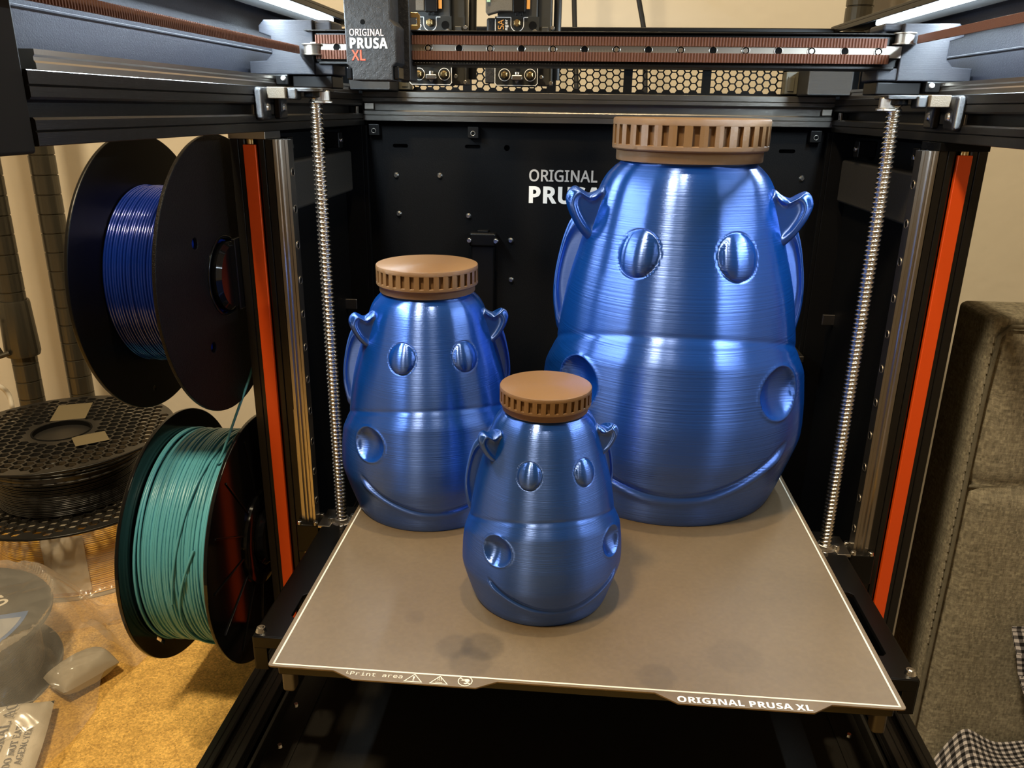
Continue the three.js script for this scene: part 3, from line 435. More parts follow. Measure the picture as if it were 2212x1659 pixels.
  part(t, 'side_bracket', box(cx - 0.0300, cx - 0.0205, 0.3360, 0.3500, Z - 0.016, Z - 0.004, 0.001), M.powderGrey); part(t, 'side_bracket', box(cx - 0.0290, cx - 0.0205, 0.3780, 0.3930, Z - 0.016, Z - 0.006, 0.002), M.powderGrey);
}
// two thin tubes climbing the wall behind the printer
for (const [x, dx] of [[-0.0255, -0.002], [0.0560, -0.010]]) part(printer, 'filament_tube', [tube([[x + 0.006, 0.330, -0.640], [x + 0.001, 0.400, -0.655], [x + dx, 0.45, -0.66], [x + dx * 3, 0.62, -0.67]], 0.0030, 30, 10)], M.cable, 'thin black tube behind the rear cover');

// heated bed on its carriage

{
  const T = -0.055, slotHole = (x0, x1, z0, z1, r) => { const p = new THREE.Path(); p.moveTo(x0 + r, z0); p.lineTo(x1 - r, z0); p.lineTo(x1, z0 + r); p.lineTo(x1, z1 - r); p.lineTo(x1 - r, z1); p.lineTo(x0 + r, z1); p.lineTo(x0, z1 - r); p.lineTo(x0, z0 + r); p.closePath(); return p; };
  for (const s of [-1, 1]) {                                   // plan drawn with y = -z
    const out = [[-0.2360, 0.0955], [-0.150, 0.0955], [-0.150, 0.300], [-0.236, 0.300]];
    const holes = s < 0 ? [slotHole(-0.2170, -0.196, 0.1200, 0.1525, 0.003), slotHole(-0.2125, -0.194, 0.1610, 0.1900, 0.003)] : [slotHole(-0.2235, -0.204, 0.1200, 0.2000, 0.003)];
    const g = plate(out, 0.0035, holes, 0.0004); g.rotateX(-Math.PI / 2); g.translate(0, T - 0.0035, 0);
    const c = part(printer, 'bed_carriage', side(s, merge([metreUV(g), box(-0.2362, -0.165, T - 0.010, T - 0.0005, -0.0975, -0.0948, 0.0006), box(-0.2362, -0.2265, T - 0.0290, T - 0.0095, -0.0975, -0.0948, 0.0006), box(-0.2370, -0.2345, T - 0.0290, T - 0.0005, -0.290, -0.0950, 0.0006)])), M.satinBlack);
    part(c, 'corner_bolt', side(s, merge([cyl([-0.2325, T - 0.0005, -0.1020], [-0.2325, T + 0.0030, -0.1020], 0.0042, 0.0034), cyl([-0.2325, T + 0.003, -0.1020], [-0.2325, T + 0.0036, -0.1020], 0.0022, 0.0016, 6)])), M.bolt);
    part(c, 'standoff', side(s, box(-0.1870, -0.1790, -0.0420, -0.0145, -0.0340, -0.0250, 0.002)), mat({ rgb: [0.05, 0.04, 0.028], roughness: 0.5 }));
    part(c, 'cross_arm', side(s, merge([box(-0.178, -0.164, -0.0590, -0.0440, -0.130, -0.070, 0.001)])), M.satinBlack);
    part(c, 'inner_clip', side(s, merge([tube([[-0.2075, T - 0.006, -0.150], [-0.2080, T + 0.0005, -0.155], [-0.203, T + 0.0005, -0.158]], 0.0006, 10, 6), tube([[-0.2055, T - 0.006, -0.184], [-0.2070, T + 0.0005, -0.190], [-0.202, T + 0.0005, -0.192]], 0.0006, 10, 6)])), M.bolt);
  }
  const hb = part(printer, 'heated_bed', [box(-0.1800, 0.1800, -0.0120, -0.0012, -0.3640, -0.0050, 0.0012)], M.satinBlack);
  part(hb, 'bed_bracket', box(-0.0830, -0.0560, -0.0260, -0.0118, -0.045, -0.024, 0.002), M.powder); part(hb, 'bed_bracket', box(-0.0020, 0.0170, -0.0240, -0.0118, -0.045, -0.024, 0.002), M.powder);
  part(printer, 'bed_cross_beam', [box(-0.172, 0.172, -0.075, -0.055, -0.200, -0.170, 0.001), box(-0.172, 0.172, -0.075, -0.055, -0.300, -0.270, 0.001)], M.satinBlack);
}
printer.traverse((o) => { if (o.isMesh) o.castShadow = o.receiveShadow = true; });

// ---------------------------------------------------------------- print sheet on the bed
{
  const t = thing('print_sheet', 'bronze grey spring steel print sheet with a thin pale border line lying on the bed', 'print sheet');
  const s = new THREE.Shape(); const F = 0.0022, B = 0.3665, X = 0.1832, r = 0.003;   // plan with y = -z
  s.moveTo(-X + r, -F); for (const p of [[-0.1432, -F], [-0.1300, -0.0087], [-0.0580, -0.0087], [-0.0462, -F], [0.0440, -F], [0.0562, -0.0098], [0.1308, -0.0098], [0.1424, -F], [X - r, -F]]) s.lineTo(...p);
  s.quadraticCurveTo(X, -F, X, -F + r); s.lineTo(X, B - r); s.quadraticCurveTo(X, B, X - r, B); s.lineTo(-X + r, B); s.quadraticCurveTo(-X, B, -X, B - r); s.lineTo(-X, -F + r); s.quadraticCurveTo(-X, -F, -X + r, -F);
  const g = plate(s, 0.0011, [], 0.0002); g.rotateX(-Math.PI / 2); g.translate(0, -0.0011, 0);
  const p = g.attributes.position, uv = new Float32Array(p.count * 2); for (let i = 0; i < p.count; i++) { uv[2 * i] = (p.getX(i) + 0.19) / 0.38; uv[2 * i + 1] = (0.012 - p.getZ(i)) / 0.385; } g.setAttribute('uv', new THREE.BufferAttribute(uv, 2));
  part(t, 'plate', g, M.sheet);
  const w = 0.00055, y0 = -0.00002, y1 = 0.00012;
  part(t, 'border_line', [box(-0.1805, 0.1805, y0, y1, -w, w, 0.00004), box(-0.1805, 0.1805, y0, y1, -0.3605 - w, -0.3605 + w, 0.00004), box(-0.1800 - w, -0.1800 + w, y0, y1, -0.3605, 0, 0.00004), box(0.1800 - w, 0.1800 + w, y0, y1, -0.3605, 0, 0.00004)], M.linePrint, 'thin pale line round the print area');
  const lay = (g, x, z) => g.rotateX(-Math.PI / 2).translate(x, 0.00002, z);
  part(t, 'lettering', [lay(text('Print area', 'mono', 0.0310, 0.0030, 0.00012), -0.1325, 0.0052), box(-0.1349, -0.1345, 0, 0.00013, 0.0019, 0.0042, 0.00004), box(-0.1349, -0.1332, 0, 0.00013, 0.0039, 0.0043, 0.00004)], M.linePrint, 'words Print area');
  part(t, 'lettering', lay(text('ORIGINAL PRUSA XL', 'bold', 0.0742, 0.0046, 0.00012), 0.0562, 0.0086), M.white, 'bold words ORIGINAL PRUSA XL');
  const tri = () => plate(shapeOf([[-0.0056, -0.0034], [0.0056, -0.0034], [0, 0.0036]]), 0.00012, [[[-0.0046, -0.0029], [0, 0.0028], [0.0046, -0.0029]]]);
  part(t, 'warning_sign', [lay(tri(), -0.0948, 0.0042), lay(plate(shapeOf([[-0.0006, 0.0013], [0.0006, 0.0013], [0.0003, -0.0010], [-0.0003, -0.0010]]), 0.00012), -0.0948, 0.0042), lay(plate(ringShape(0, -0.0018, 0.0005, 0.0004, 12), 0.00012), -0.0948, 0.0042)], M.linePrint, 'triangle with exclamation mark');
  const wave = (x) => { const q = []; for (let i = 0; i <= 10; i++) q.push([x + 0.0003 * Math.sin(i / 10 * 6.28), 0.00005, 0.0026 - 0.0031 * i / 10 + 0.0024]); return tube(q, 0.00018, 20, 5); };
  part(t, 'warning_sign', [lay(tri(), -0.0798, 0.0044), ...[-0.001, 0, 0.001].map((d) => wave(-0.0798 + d)), box(-0.0818, -0.0778, 0, 0.00013, 0.0062, 0.0066, 0.00004)], M.linePrint, 'triangle with three heat waves');
  const ban = [lay(plate(ringShape(0, 0, 0.0043, 0.0005, 40), 0.00012), -0.0648, 0.0038)]; { const b = box(-0.0040, 0.0040, 0, 0.00012, -0.0003, 0.0003, 0.00004); b.rotateY(-0.65); ban.push(b.translate(-0.0648, 0.00002, 0.0038)); }
  ban.push(lay(plate(shapeOf([[-0.0026, 0.0002], [-0.0006, 0.0013], [0.0016, 0.0017], [0.0026, 0.0009], [0.0024, -0.0003], [0.0008, -0.0006], [0.0004, 0.0002], [-0.0008, 0.0000]]), 0.00012), -0.0648, 0.0038), lay(plate(shapeOf([[-0.0008, -0.0020], [0.0004, -0.0026], [0.0020, -0.0018], [0.0014, -0.0014], [0.0002, -0.0016]]), 0.00012), -0.0648, 0.0038));
  part(t, 'warning_sign', ban, M.linePrint, 'struck out round sign');
}

// ---------------------------------------------------------------- the three jars
const HEAD = [[0, 0.296], [0.008, 0.300], [0.03, 0.308], [0.07, 0.318], [0.13, 0.331], [0.2, 0.342], [0.27, 0.3395], [0.34, 0.332], [0.42, 0.3215], [0.5, 0.3105], [0.55, 0.302], [0.6, 0.2905], [0.68, 0.2675], [0.76, 0.2445], [0.80, 0.2325], [0.835, 0.2195], [0.86, 0.205], [0.88, 0.186], [0.893, 0.172], [0.94, 0.171]];
const curve1 = (tab) => (x) => {                               // smooth interpolation through the table
  let i = 0; while (i < tab.length - 2 && x > tab[i + 1][0]) i++;
  const [x1, y1] = tab[i], [x2, y2] = tab[i + 1], a = tab[Math.max(i - 1, 0)], b = tab[Math.min(i + 2, tab.length - 1)], h = x2 - x1, t = clamp((x - x1) / h, 0, 1);
  const d = (y2 - y1) / h, da = x1 > a[0] ? (y1 - a[1]) / (x1 - a[0]) : d, db = b[0] > x2 ? (b[1] - y2) / (b[0] - x2) : d;
  const m1 = da * d > 0 ? 2 * da * d / (da + d) : 0, m2 = db * d > 0 ? 2 * db * d / (db + d) : 0;
  return (2 * t ** 3 - 3 * t * t + 1) * y1 + (t ** 3 - 2 * t * t + t) * h * m1 + (-2 * t ** 3 + 3 * t * t) * y2 + (t ** 3 - t * t) * h * m2;
};
const headR = curve1(HEAD), D2R = Math.PI / 180;
const EYE = { a: 26.5, h: 0.690, w: 0.050, t: 0.053 }, NOSE = { a: 46, h: 0.360, w: 0.070, t: 0.066 };
function jarPoint(deg, h) {                                    // radius (height 1) and the feature that a point of the body belongs to
  let r = headR(h), kind = 'body'; const a = Math.abs(deg);
  const crease = 0.507 - 0.088 * (Math.min(a, 95) / 85) ** 2 - 0.5 * smooth(a, 100, 150), t = crease - h, reach = 1 - smooth(a, 85, 125);
  if (t > 0) r += reach * (0.0175 * smooth(t, 0, 0.075) * (1 - smooth(t, 0.20, 0.46)) + 0.0030 * smooth(t, 0, 0.02));
  r -= 0.0016 * Math.exp(-((t / 0.008) ** 2)) * reach;
  let e = Math.hypot((a - EYE.a) * D2R * r / EYE.w, (h - EYE.h) / EYE.t);
  if (e < 1) { r += 0.0225 * Math.pow(1 - e * e, 0.66); kind = 'eye'; } else if (e < 1.12) r -= 0.003 * (1 - Math.abs(e - 1.06) / 0.06);
  e = Math.hypot((a - NOSE.a) * D2R * 0.345 / NOSE.w, (h - NOSE.h) / NOSE.t);
  if (e < 1) { r -= 0.036 * (1 - e * e) ** 0.85; kind = 'nostril'; } r += 0.0028 * Math.exp(-(((e - 1.04) / 0.07) ** 2)); 
  const q = Math.min(a, 75) / 52, m = 0.087 + 0.118 * q * q, slope = 2 * 0.118 * q / 52 / (D2R * 0.33), d = (h - m) / Math.sqrt(1 + slope * slope), fade = (1 - smooth(a, 47, 54)) * (0.35 + 0.65 * Math.min(a, 50) / 50);
  r -= 0.0105 * fade * Math.exp(-(((d - 0.010) / 0.0085) ** 2));
  r += 0.0065 * fade * Math.exp(-(((d + 0.009) / 0.0120) ** 2));
  if (fade > 0 && Math.abs(d) < 0.022) kind = 'mouth';
  return [r, kind];
}
function jarBody() {
  const na = 320, nh = 640, P = [], kinds = [], UV = [], line = Array.from({ length: nh + 1 }, () => (rnd() + rnd() - 1) * 0.00052);   // every printed layer lies a little in or out
  for (let i = 0; i <= nh; i++) for (let j = 0; j <= na; j++) {
    const h = 0.925 * i / nh, deg = j / na * 360 - 180, [r0, k] = jarPoint(deg === -180 ? 180 : deg, h), a = deg * D2R, r = r0 + line[i] * (0.7 + 0.6 * N(j % na * 0.35, i * 0.31, 5));
    P.push(r * Math.sin(a), h, r * Math.cos(a)); kinds.push(k); UV.push(h, a * 0.3);
  }
  const full = new THREE.BufferGeometry(); full.setAttribute('position', new THREE.Float32BufferAttribute(P, 3));
  const idx = [], groups = { body: [], eyeL: [], eyeR: [], nostrilL: [], nostrilR: [], mouth: [] };
  for (let i = 0; i < nh; i++) for (let j = 0; j < na; j++) {
    const a = i * (na + 1) + j, b = a + 1, c = a + na + 1, d = c + 1; idx.push(a, b, c, b, d, c);
    const ks = [kinds[a], kinds[b], kinds[c], kinds[d]], f = ks.every((k) => k === ks[0]) ? ks[0] : ks.find((k) => k === 'eye' || k === 'nostril') ?? 'body', s = f === 'eye' || f === 'nostril' ? f + (j < na / 2 ? 'L' : 'R') : f;
    groups[s].push(a, b, c, b, d, c);
  }
  full.setIndex(idx); full.computeVertexNormals();
  const nn = full.attributes.normal; for (let i = 0; i <= nh; i++) { const a = i * (na + 1), b = a + na; const v = V(nn.getX(a) + nn.getX(b), nn.getY(a) + nn.getY(b), nn.getZ(a) + nn.getZ(b)).normalize(); for (const q of [a, b]) nn.setXYZ(q, v.x, v.y, v.z); }
  const out = {};
  for (const [k, id] of Object.entries(groups)) { const g = new THREE.BufferGeometry(), p = [], n = [], u = [];
    for (const q of id) { p.push(P[3 * q], P[3 * q + 1], P[3 * q + 2]); n.push(nn.getX(q), nn.getY(q), nn.getZ(q)); u.push(UV[2 * q], UV[2 * q + 1]); }
    g.setAttribute('position', new THREE.Float32BufferAttribute(p, 3)); g.setAttribute('normal', new THREE.Float32BufferAttribute(n, 3)); g.setAttribute('uv', new THREE.Float32BufferAttribute(u, 2)); out[k] = g; }
  { const n = 96, p = [], nr = [], u = []; for (let i = 0; i < n; i++) { const a = i / n * 6.28318, b = (i + 1) / n * 6.28318; p.push(0, 0.002, 0, 0.295 * Math.sin(b), 0, 0.295 * Math.cos(b), 0.295 * Math.sin(a), 0, 0.295 * Math.cos(a)); for (let k = 0; k < 3; k++) { nr.push(0, -1, 0); u.push(0, 0); } }
    const g = new THREE.BufferGeometry(); g.setAttribute('position', new THREE.Float32BufferAttribute(p, 3)); g.setAttribute('normal', new THREE.Float32BufferAttribute(nr, 3)); g.setAttribute('uv', new THREE.Float32BufferAttribute(u, 2)); out.body = merge([out.body, g]); }
  return out;
}
// a thick leaf standing on the body: outline in (radius, height), dished on its front, closed on its back
function leaf(outline, cx, cy, deg, { rim, dish, flat, thick, backPow, edge, ahead = 0 }) {
  const c = new THREE.CatmullRomCurve3(outline.map(([x, y]) => V(x, y, 0)), true, 'centripetal'), n = 96, ring = c.getSpacedPoints(n).slice(0, n);
  const prof = [];                                             // [scale of outline, z]
  for (let i = 0; i <= 10; i++) { const t = i / 10; prof.push([t * (1 - rim), -dish * (1 - Math.pow(t, flat))]); }
  for (let i = 1; i <= 8; i++) { const b = i / 8 * Math.PI * 0.5; prof.push([1 - rim + rim * Math.sin(b), edge * (Math.cos(b) - 1)]); }
  for (let i = 1; i <= 10; i++) { const t = i / 10; prof.push([1 - t * 0.999, -edge - thick * Math.pow(Math.sin(t * Math.PI / 2), backPow)]); }
  const P = [], idx = [], sgn = Math.sign(deg), A = Math.abs(deg) * D2R, rad = V(Math.sin(A), 0, Math.cos(A)), tan = V(-Math.cos(A), 0, Math.sin(A));
  for (const [k, z] of prof) for (const q of ring) { const X = cx + (q.x - cx) * k, Y = cy + (q.y - cy) * k, v = rad.clone().multiplyScalar(X).addScaledVector(tan, z + ahead); P.push(v.x, Y, v.z); }
  for (let i = 0; i < prof.length - 1; i++) for (let j = 0; j < n; j++) { const a = i * n + j, b = i * n + (j + 1) % n, c2 = a + n, d = b + n; idx.push(a, b, c2, b, d, c2); }
  let g = new THREE.BufferGeometry(); g.setAttribute('position', new THREE.Float32BufferAttribute(P, 3)); g.setIndex(idx); g.computeVertexNormals();
  // outline direction decides which way the faces look: the first rings must face the front
  const nz = V(g.attributes.normal.getX(3 * n), 0, g.attributes.normal.getZ(3 * n)); if (nz.dot(tan) < 0) { g.setIndex(idx.map((_, i) => idx[i % 3 === 1 ? i + 1 : i % 3 === 2 ? i - 1 : i])); g.computeVertexNormals(); }
  const p = g.attributes.position, uv = new Float32Array(p.count * 2); for (let i = 0; i < p.count; i++) { uv[2 * i] = p.getY(i); uv[2 * i + 1] = p.getX(i) + p.getZ(i); } g.setAttribute('uv', new THREE.BufferAttribute(uv, 2));
  g = g.toNonIndexed(); return sgn < 0 ? mirrorX(g) : g;
}
const HORN = [[0.240, 0.689], [0.270, 0.712], [0.292, 0.744], [0.307, 0.775], [0.313, 0.802], [0.305, 0.824], [0.290, 0.833], [0.275, 0.826], [0.256, 0.816], [0.236, 0.822], [0.214, 0.836], [0.200, 0.822], [0.206, 0.775], [0.222, 0.720]];
const FLAP = [[0.255, 0.762], [0.282, 0.757], [0.304, 0.732], [0.320, 0.695], [0.336, 0.632], [0.346, 0.570], [0.348, 0.515], [0.342, 0.462], [0.328, 0.412], [0.300, 0.405], [0.262, 0.450], [0.238, 0.560], [0.230, 0.680]];
function jarLid(n) {
  const list = [];
  list.push(lathe([[0, 1.0], [0.1905, 1.0], [0.1945, 0.9985], [0.1962, 0.9950], [0.1962, 0.9835], [0.1955, 0.9825], [0.178, 0.9810]], 128, 0.6));
  list.push(lathe([[0.1855, 0.9850], [0.1855, 0.9300]], 96));
  list.push(lathe([[0.178, 0.9385], [0.1945, 0.9370], [0.1962, 0.9355], [0.1962, 0.9270], [0.1940, 0.9240], [0.186, 0.9235], [0.1850, 0.9220], [0.1850, 0.9000], [0.1838, 0.8965], [0.1740, 0.8955], [0.1730, 0.9100]], 128, 0.6));
  for (let i = 0; i < n; i++) { const a = 2 * Math.PI / n, half = a * 0.27; const s = new THREE.Shape(); s.moveTo(0.1845 * Math.cos(-half), 0.1845 * Math.sin(-half)); s.lineTo(0.1960 * Math.cos(-half), 0.1960 * Math.sin(-half)); s.lineTo(0.1962, 0); s.lineTo(0.1960 * Math.cos(half), 0.1960 * Math.sin(half)); s.lineTo(0.1845 * Math.cos(half), 0.1845 * Math.sin(half)); s.closePath();
    const g = plate(s, 0.050); g.rotateX(-Math.PI / 2); g.translate(0, 0.9355, 0); g.rotateY(i * a); list.push(metreUV(g)); }
  return merge(list.map((g) => g));
}
const JB = jarBody(), JH = [-1, 1].map((s) => leaf(HORN, 0.244, 0.776, s * 84, { rim: 0.30, dish: 0.008, flat: 6, thick: 0.105, backPow: 0.7, edge: 0.030, ahead: 0.080 })), JF = [-1, 1].map((s) => leaf(FLAP, 0.295, 0.590, s * 98, { rim: 0.22, dish: 0.006, flat: 9, thick: 0.030, backPow: 0.35, edge: 0.016 }));
function jar(label, s, x, z, yaw, ribs) {
  const t = thing('cow_face_jar', label, 'jar', [x, 0.0002, z], yaw * D2R, 'blue jars with animal faces');
  const sc = (g) => { const c = g.clone(); c.scale(s, s, s); const u = c.attributes.uv; for (let i = 0; i < u.count * 2; i++) u.array[i] *= s; return c; };
  const b = part(t, 'body', sc(JB.body), M.blue);
  part(t, 'eye', sc(JB.eyeL), M.blue); part(t, 'eye', sc(JB.eyeR), M.blue);
  part(t, 'nostril', sc(JB.nostrilL), M.blue); part(t, 'nostril', sc(JB.nostrilR), M.blue);
  part(t, 'mouth', sc(JB.mouth), M.blue);
  for (const g of JH) part(t, 'horn', sc(g), M.blue);
  for (const g of JF) part(t, 'ear_flap', sc(g), M.blue);
  part(t, 'lid', sc(jarLid(ribs)), M.lid, 'brown screw lid with a notched rim');
  return t;
}
jar('small blue face jar in front, shortest of the three', 0.1486, -0.0267, -0.0965, 16, 34);
jar('medium blue face jar at the back left of the print sheet', 0.1999, -0.1255, -0.2232, 15, 34);
jar('tallest blue face jar at the back right of the print sheet', 0.3084, 0.0742, -0.2860, -3, 34);

// ---------------------------------------------------------------- spools
function windings(x0, x1, r, rw, jitter, seg = 72) {           // strands wound side by side round the x axis
  const n = Math.floor((x1 - x0) / (rw * 2)), list = [];
  for (let i = 0; i < n; i++) {
    const x = x0 + (i + 0.5) * (x1 - x0) / n, pts = [], ph = rnd() * 6.28, ph2 = rnd() * 6.28, a = jitter * (0.3 + rnd()), dr = jitter * (rnd() - 0.6) * 0.9;
    for (let k = 0; k < seg; k++) { const t = k / seg * 2 * Math.PI, R = r - rw + dr + jitter * 0.25 * Math.sin(2 * t + ph2); pts.push(V(clamp(x + a * Math.sin(t + ph), x0 + rw, x1 - rw), R * Math.cos(t), R * Math.sin(t))); }
    list.push(new THREE.TubeGeometry(new THREE.CatmullRomCurve3(pts, true), seg, rw, 6, true));
  }
  const core = cyl([x0, 0, 0], [x1, 0, 0], r - rw * 1.6, r - rw * 1.6, 64); list.push(core);
  return merge(list);
}
function flangeX(R, hub, x0, x1, holes = [], bevel = 0.0008) { const s = new THREE.Shape(); const n = 120; for (let i = 0; i < n; i++) { const a = i / n * 2 * Math.PI; i ? s.lineTo(R * Math.cos(a), R * Math.sin(a)) : s.moveTo(R, 0); } s.closePath(); s.holes.push(circlePath(0, 0, hub, 48)); for (const h of holes) s.holes.push(h);
  const g = plate(s, Math.abs(x1 - x0), [], bevel); g.rotateY(Math.PI / 2); g.translate(x0, 0, 0); return metreUV(g); }   // shape x -> -z
{
  const R = 0.113, w = 0.0672, t = thing('filament_spool', 'upper black spool of shiny dark blue filament hanging on the printer side', 'filament spool', [-0.3688, 0.1786, -0.2556]);
  const f1 = part(t, 'flange', flangeX(R, 0.030, 0, 0.0030, [circlePath(0.024, -0.098, 0.0024), circlePath(-0.020, -0.095, 0.0016)]), M.satinBlack);
  const f2 = part(t, 'flange', flangeX(R, 0.0315, w - 0.0030, w, [circlePath(-0.048, 0.034, 0.0044), circlePath(-0.036, -0.052, 0.0044)]), mat({ rgb: [0.005, 0.004, 0.004], roughness: 0.42, specularIntensity: 0.3, bumpMap: rep(grain, 0.03), bumpScale: 0.0003 }));
  part(f2, 'hub_ring', new THREE.TorusGeometry(0.0322, 0.0012, 8, 64).rotateY(Math.PI / 2).translate(w, 0, 0), M.glossBlack);
  part(t, 'hub', lathe([[0.0315, 0.0028], [0.0315, w - 0.0028], [0.0300, w - 0.0028], [0.0300, 0.0028], [0.0315, 0.0028]], 64).rotateZ(-Math.PI / 2), M.glossBlack);
  part(t, 'filament', windings(0.0032, w - 0.0032, 0.0725, 0.00112, 0.0004), M.silkBlue);
  part(t, 'loose_strand', tube([[w - 0.012, 0.0725, -0.008], [w - 0.010, 0.0735, 0.004], [w - 0.006, 0.071, 0.016], [w - 0.0042, 0.064, 0.034]], 0.00105, 24, 6), M.silkBlue);
}
{
  const R = 0.1192, w = 0.0798, t = thing('filament_spool', 'lower glossy black spool wound with teal filament, beside the left post', 'filament spool', [-0.3829, -0.0799, -0.2813]);
  const f1 = part(t, 'flange', flangeX(R, 0.030, 0, 0.0035, [(() => { const p = new THREE.Path(), c = Math.cos(0.9), s = Math.sin(0.9); [[-0.0075, -0.0014], [-0.0075, 0.0014], [0.0075, 0.0014], [0.0075, -0.0014]].forEach(([a, b], i) => { const X = -0.071 + a * c - b * s * -1, Y = -0.075 + a * -s + b * c; i ? p.lineTo(X, Y) : p.moveTo(X, Y); }); p.closePath(); return p; })()]), M.glossBlack);
  const f2 = part(t, 'flange', flangeX(R, 0.030, w - 0.0035, w), M.glossBlack);
  const ribs = []; for (let k = 0; k < 14; k++) { const b = box(0, 0.0016, 0.048, 0.108, -0.0009, 0.0009, 0.0004); b.rotateX(k / 14 * 2 * Math.PI + 0.2); ribs.push(b.translate(w - 0.0004, 0, 0)); }
  for (const r of ribs) part(f2, 'rib', r, M.glossBlack);
  part(f2, 'hub_collar', lathe([[0.030, 0], [0.047, 0], [0.0465, 0.0030], [0.0445, 0.0040], [0.0340, 0.0040], [0.0335, 0.0028], [0.030, 0.0028]], 64).rotateZ(-Math.PI / 2).translate(w - 0.0002, 0, 0), M.glossBlack);
  part(t, 'hub', lathe([[0.0320, 0.003], [0.0320, w - 0.003], [0.0300, w - 0.003], [0.0300, 0.003], [0.0320, 0.003]], 64).rotateZ(-Math.PI / 2), M.glossBlack);
  part(t, 'filament', windings(0.0037, w - 0.0037, 0.1012, 0.00122, 0.0016, 84), M.teal);
  part(t, 'crossing_strand', [tube(Array.from({ length: 30 }, (_, i) => { const k = i / 29, a = -0.9 + k * 2.6; return [w - 0.008 - 0.034 * k, 0.1022 * Math.cos(a) * -1 * -1, 0.1022 * Math.sin(a)]; }), 0.00118, 80, 6), tube(Array.from({ length: 24 }, (_, i) => { const k = i / 23, a = 1.2 + k * 1.5; return [w - 0.020 - 0.018 * Math.sin(k * 3.1), 0.1024 * Math.cos(a), 0.1024 * Math.sin(a)]; }), 0.00118, 60, 6)], M.teal);
  part(t, 'leading_strand', tube([[0.0629, 0.0934, 0.0413], [0.0674, 0.1034, 0.0378], [0.0719, 0.1159, 0.0343], [0.0779, 0.1354, 0.0258], [0.0841, 0.1639, 0.0043], [0.0864, 0.1959, -0.0237]], 0.00118, 48, 8), M.teal);
}
for (const [y, z, r] of [[0.1786, -0.2556, 0.0285], [-0.0799, -0.2813, 0.0285]]) {   // the arms that carry both spools
  const h = part(printer, 'spool_holder', [cyl([-0.3780, y, z], [-0.2940, y, z], r, r, 48)], M.glossBlack);
  part(h, 'holder_plate', [box(-0.2965, -0.2932, y - 0.030, y + 0.030, z - 0.038, z - 0.004, 0.001)], M.satinBlack);
}
// spool of black filament lying flat on the yellow one: honeycomb flanges
function honeyFlange(R, hub, t) {
  const s = new THREE.Shape(); for (let i = 0; i < 120; i++) { const a = i / 120 * 2 * Math.PI; i ? s.lineTo(R * Math.cos(a), R * Math.sin(a)) : s.moveTo(R, 0); } s.closePath(); s.holes.push(circlePath(0, 0, hub, 48));
  const p = 0.0128, q = p * Math.sqrt(3) / 2;
  for (let i = -14; i <= 14; i++) for (let j = -14; j <= 14; j++) { const x = i * q, y = j * p + (i & 1 ? p / 2 : 0), d = Math.hypot(x, y); if (d > R - 0.0085 || d < hub + 0.0085) continue; const h = new THREE.Path(); for (let k = 0; k < 6; k++) { const a = -k * Math.PI / 3; k ? h.lineTo(x + 0.0062 * Math.cos(a), y + 0.0062 * Math.sin(a)) : h.moveTo(x + 0.0062, y); } h.closePath(); s.holes.push(h); }
  const g = plate(s, t); g.rotateX(-Math.PI / 2); return metreUV(g);
}
{
  const R = 0.1244, H = 0.0795, t = thing('filament_spool', 'black honeycomb spool of black filament lying flat on the yellow spool', 'filament spool', [-0.6200, -0.1392, -0.4600], 0.35);
  part(t, 'flange', honeyFlange(R, 0.033, 0.0034), M.blackFilament);
  part(t, 'flange', honeyFlange(R, 0.033, 0.0034).translate(0, H - 0.0034, 0), M.blackFilament);
  part(t, 'flange_rim', [new THREE.TorusGeometry(R - 0.0004, 0.0016, 8, 120).rotateX(Math.PI / 2).translate(0, H - 0.0017, 0), new THREE.TorusGeometry(R - 0.0004, 0.0016, 8, 120).rotateX(Math.PI / 2).translate(0, 0.0017, 0)], M.satinBlack);
  part(t, 'hub', lathe([[0.0330, 0.0005], [0.0330, H + 0.0006], [0.0310, H + 0.0006], [0.0310, 0.0025], [0, 0.0025], [0, 0.0005], [0.0330, 0.0005]], 64), M.hole);
  const wd = windings(0.0038, 0.050, 0.079, 0.00105, 0.0003, 64), wd2 = windings(0.046, 0.0745, 0.088, 0.00105, 0.0030, 64); part(t, 'filament', [wd.rotateZ(Math.PI / 2), wd2.rotateZ(Math.PI / 2)], M.blackFilament);
  part(t, 'tape_patch', [box(-0.020, 0.020, H, H + 0.0005, -0.094, -0.036, 0.0002)].map((g) => g.rotateY(0.05)), M.tape, 'greyish paper patch on the top flange');
  part(t, 'tape_patch', [box(0.006, 0.042, H, H + 0.0004, 0.030, 0.062, 0.0002)].map((g) => g.rotateY(0.35)), M.tape);
}
{
  const t = thing('filament_spool', 'spool of amber yellow filament in clear film under the black honeycomb spool', 'filament spool', [-0.612, TY + 0.0005, -0.470]);
  part(t, 'flange', lathe([[0.03, 0], [0.1060, 0], [0.1070, 0.0012], [0.1060, 0.0030], [0.03, 0.0030]], 96), mat({ rgb: [0.30, 0.26, 0.20], roughness: 0.3 }));
  part(t, 'flange', lathe([[0.03, 0.0915], [0.1060, 0.0915], [0.1070, 0.0930], [0.1060, 0.0948], [0.03, 0.0948]], 96), mat({ rgb: [0.30, 0.26, 0.20], roughness: 0.3 }));
  part(t, 'filament', windings(0.0032, 0.0915, 0.1045, 0.0012, 0.0004, 72).rotateZ(Math.PI / 2), M.yellow);
  { const g = new THREE.CylinderGeometry(0.1062, 0.1062, 0.072, 12, 1, true, 0.10, 0.42); part(t, 'paper_label', g.translate(0, 0.047, 0), mat({ rgb: [0.60, 0.54, 0.46], roughness: 0.7, side: THREE.DoubleSide }), 'pale paper label on the winding'); }
}
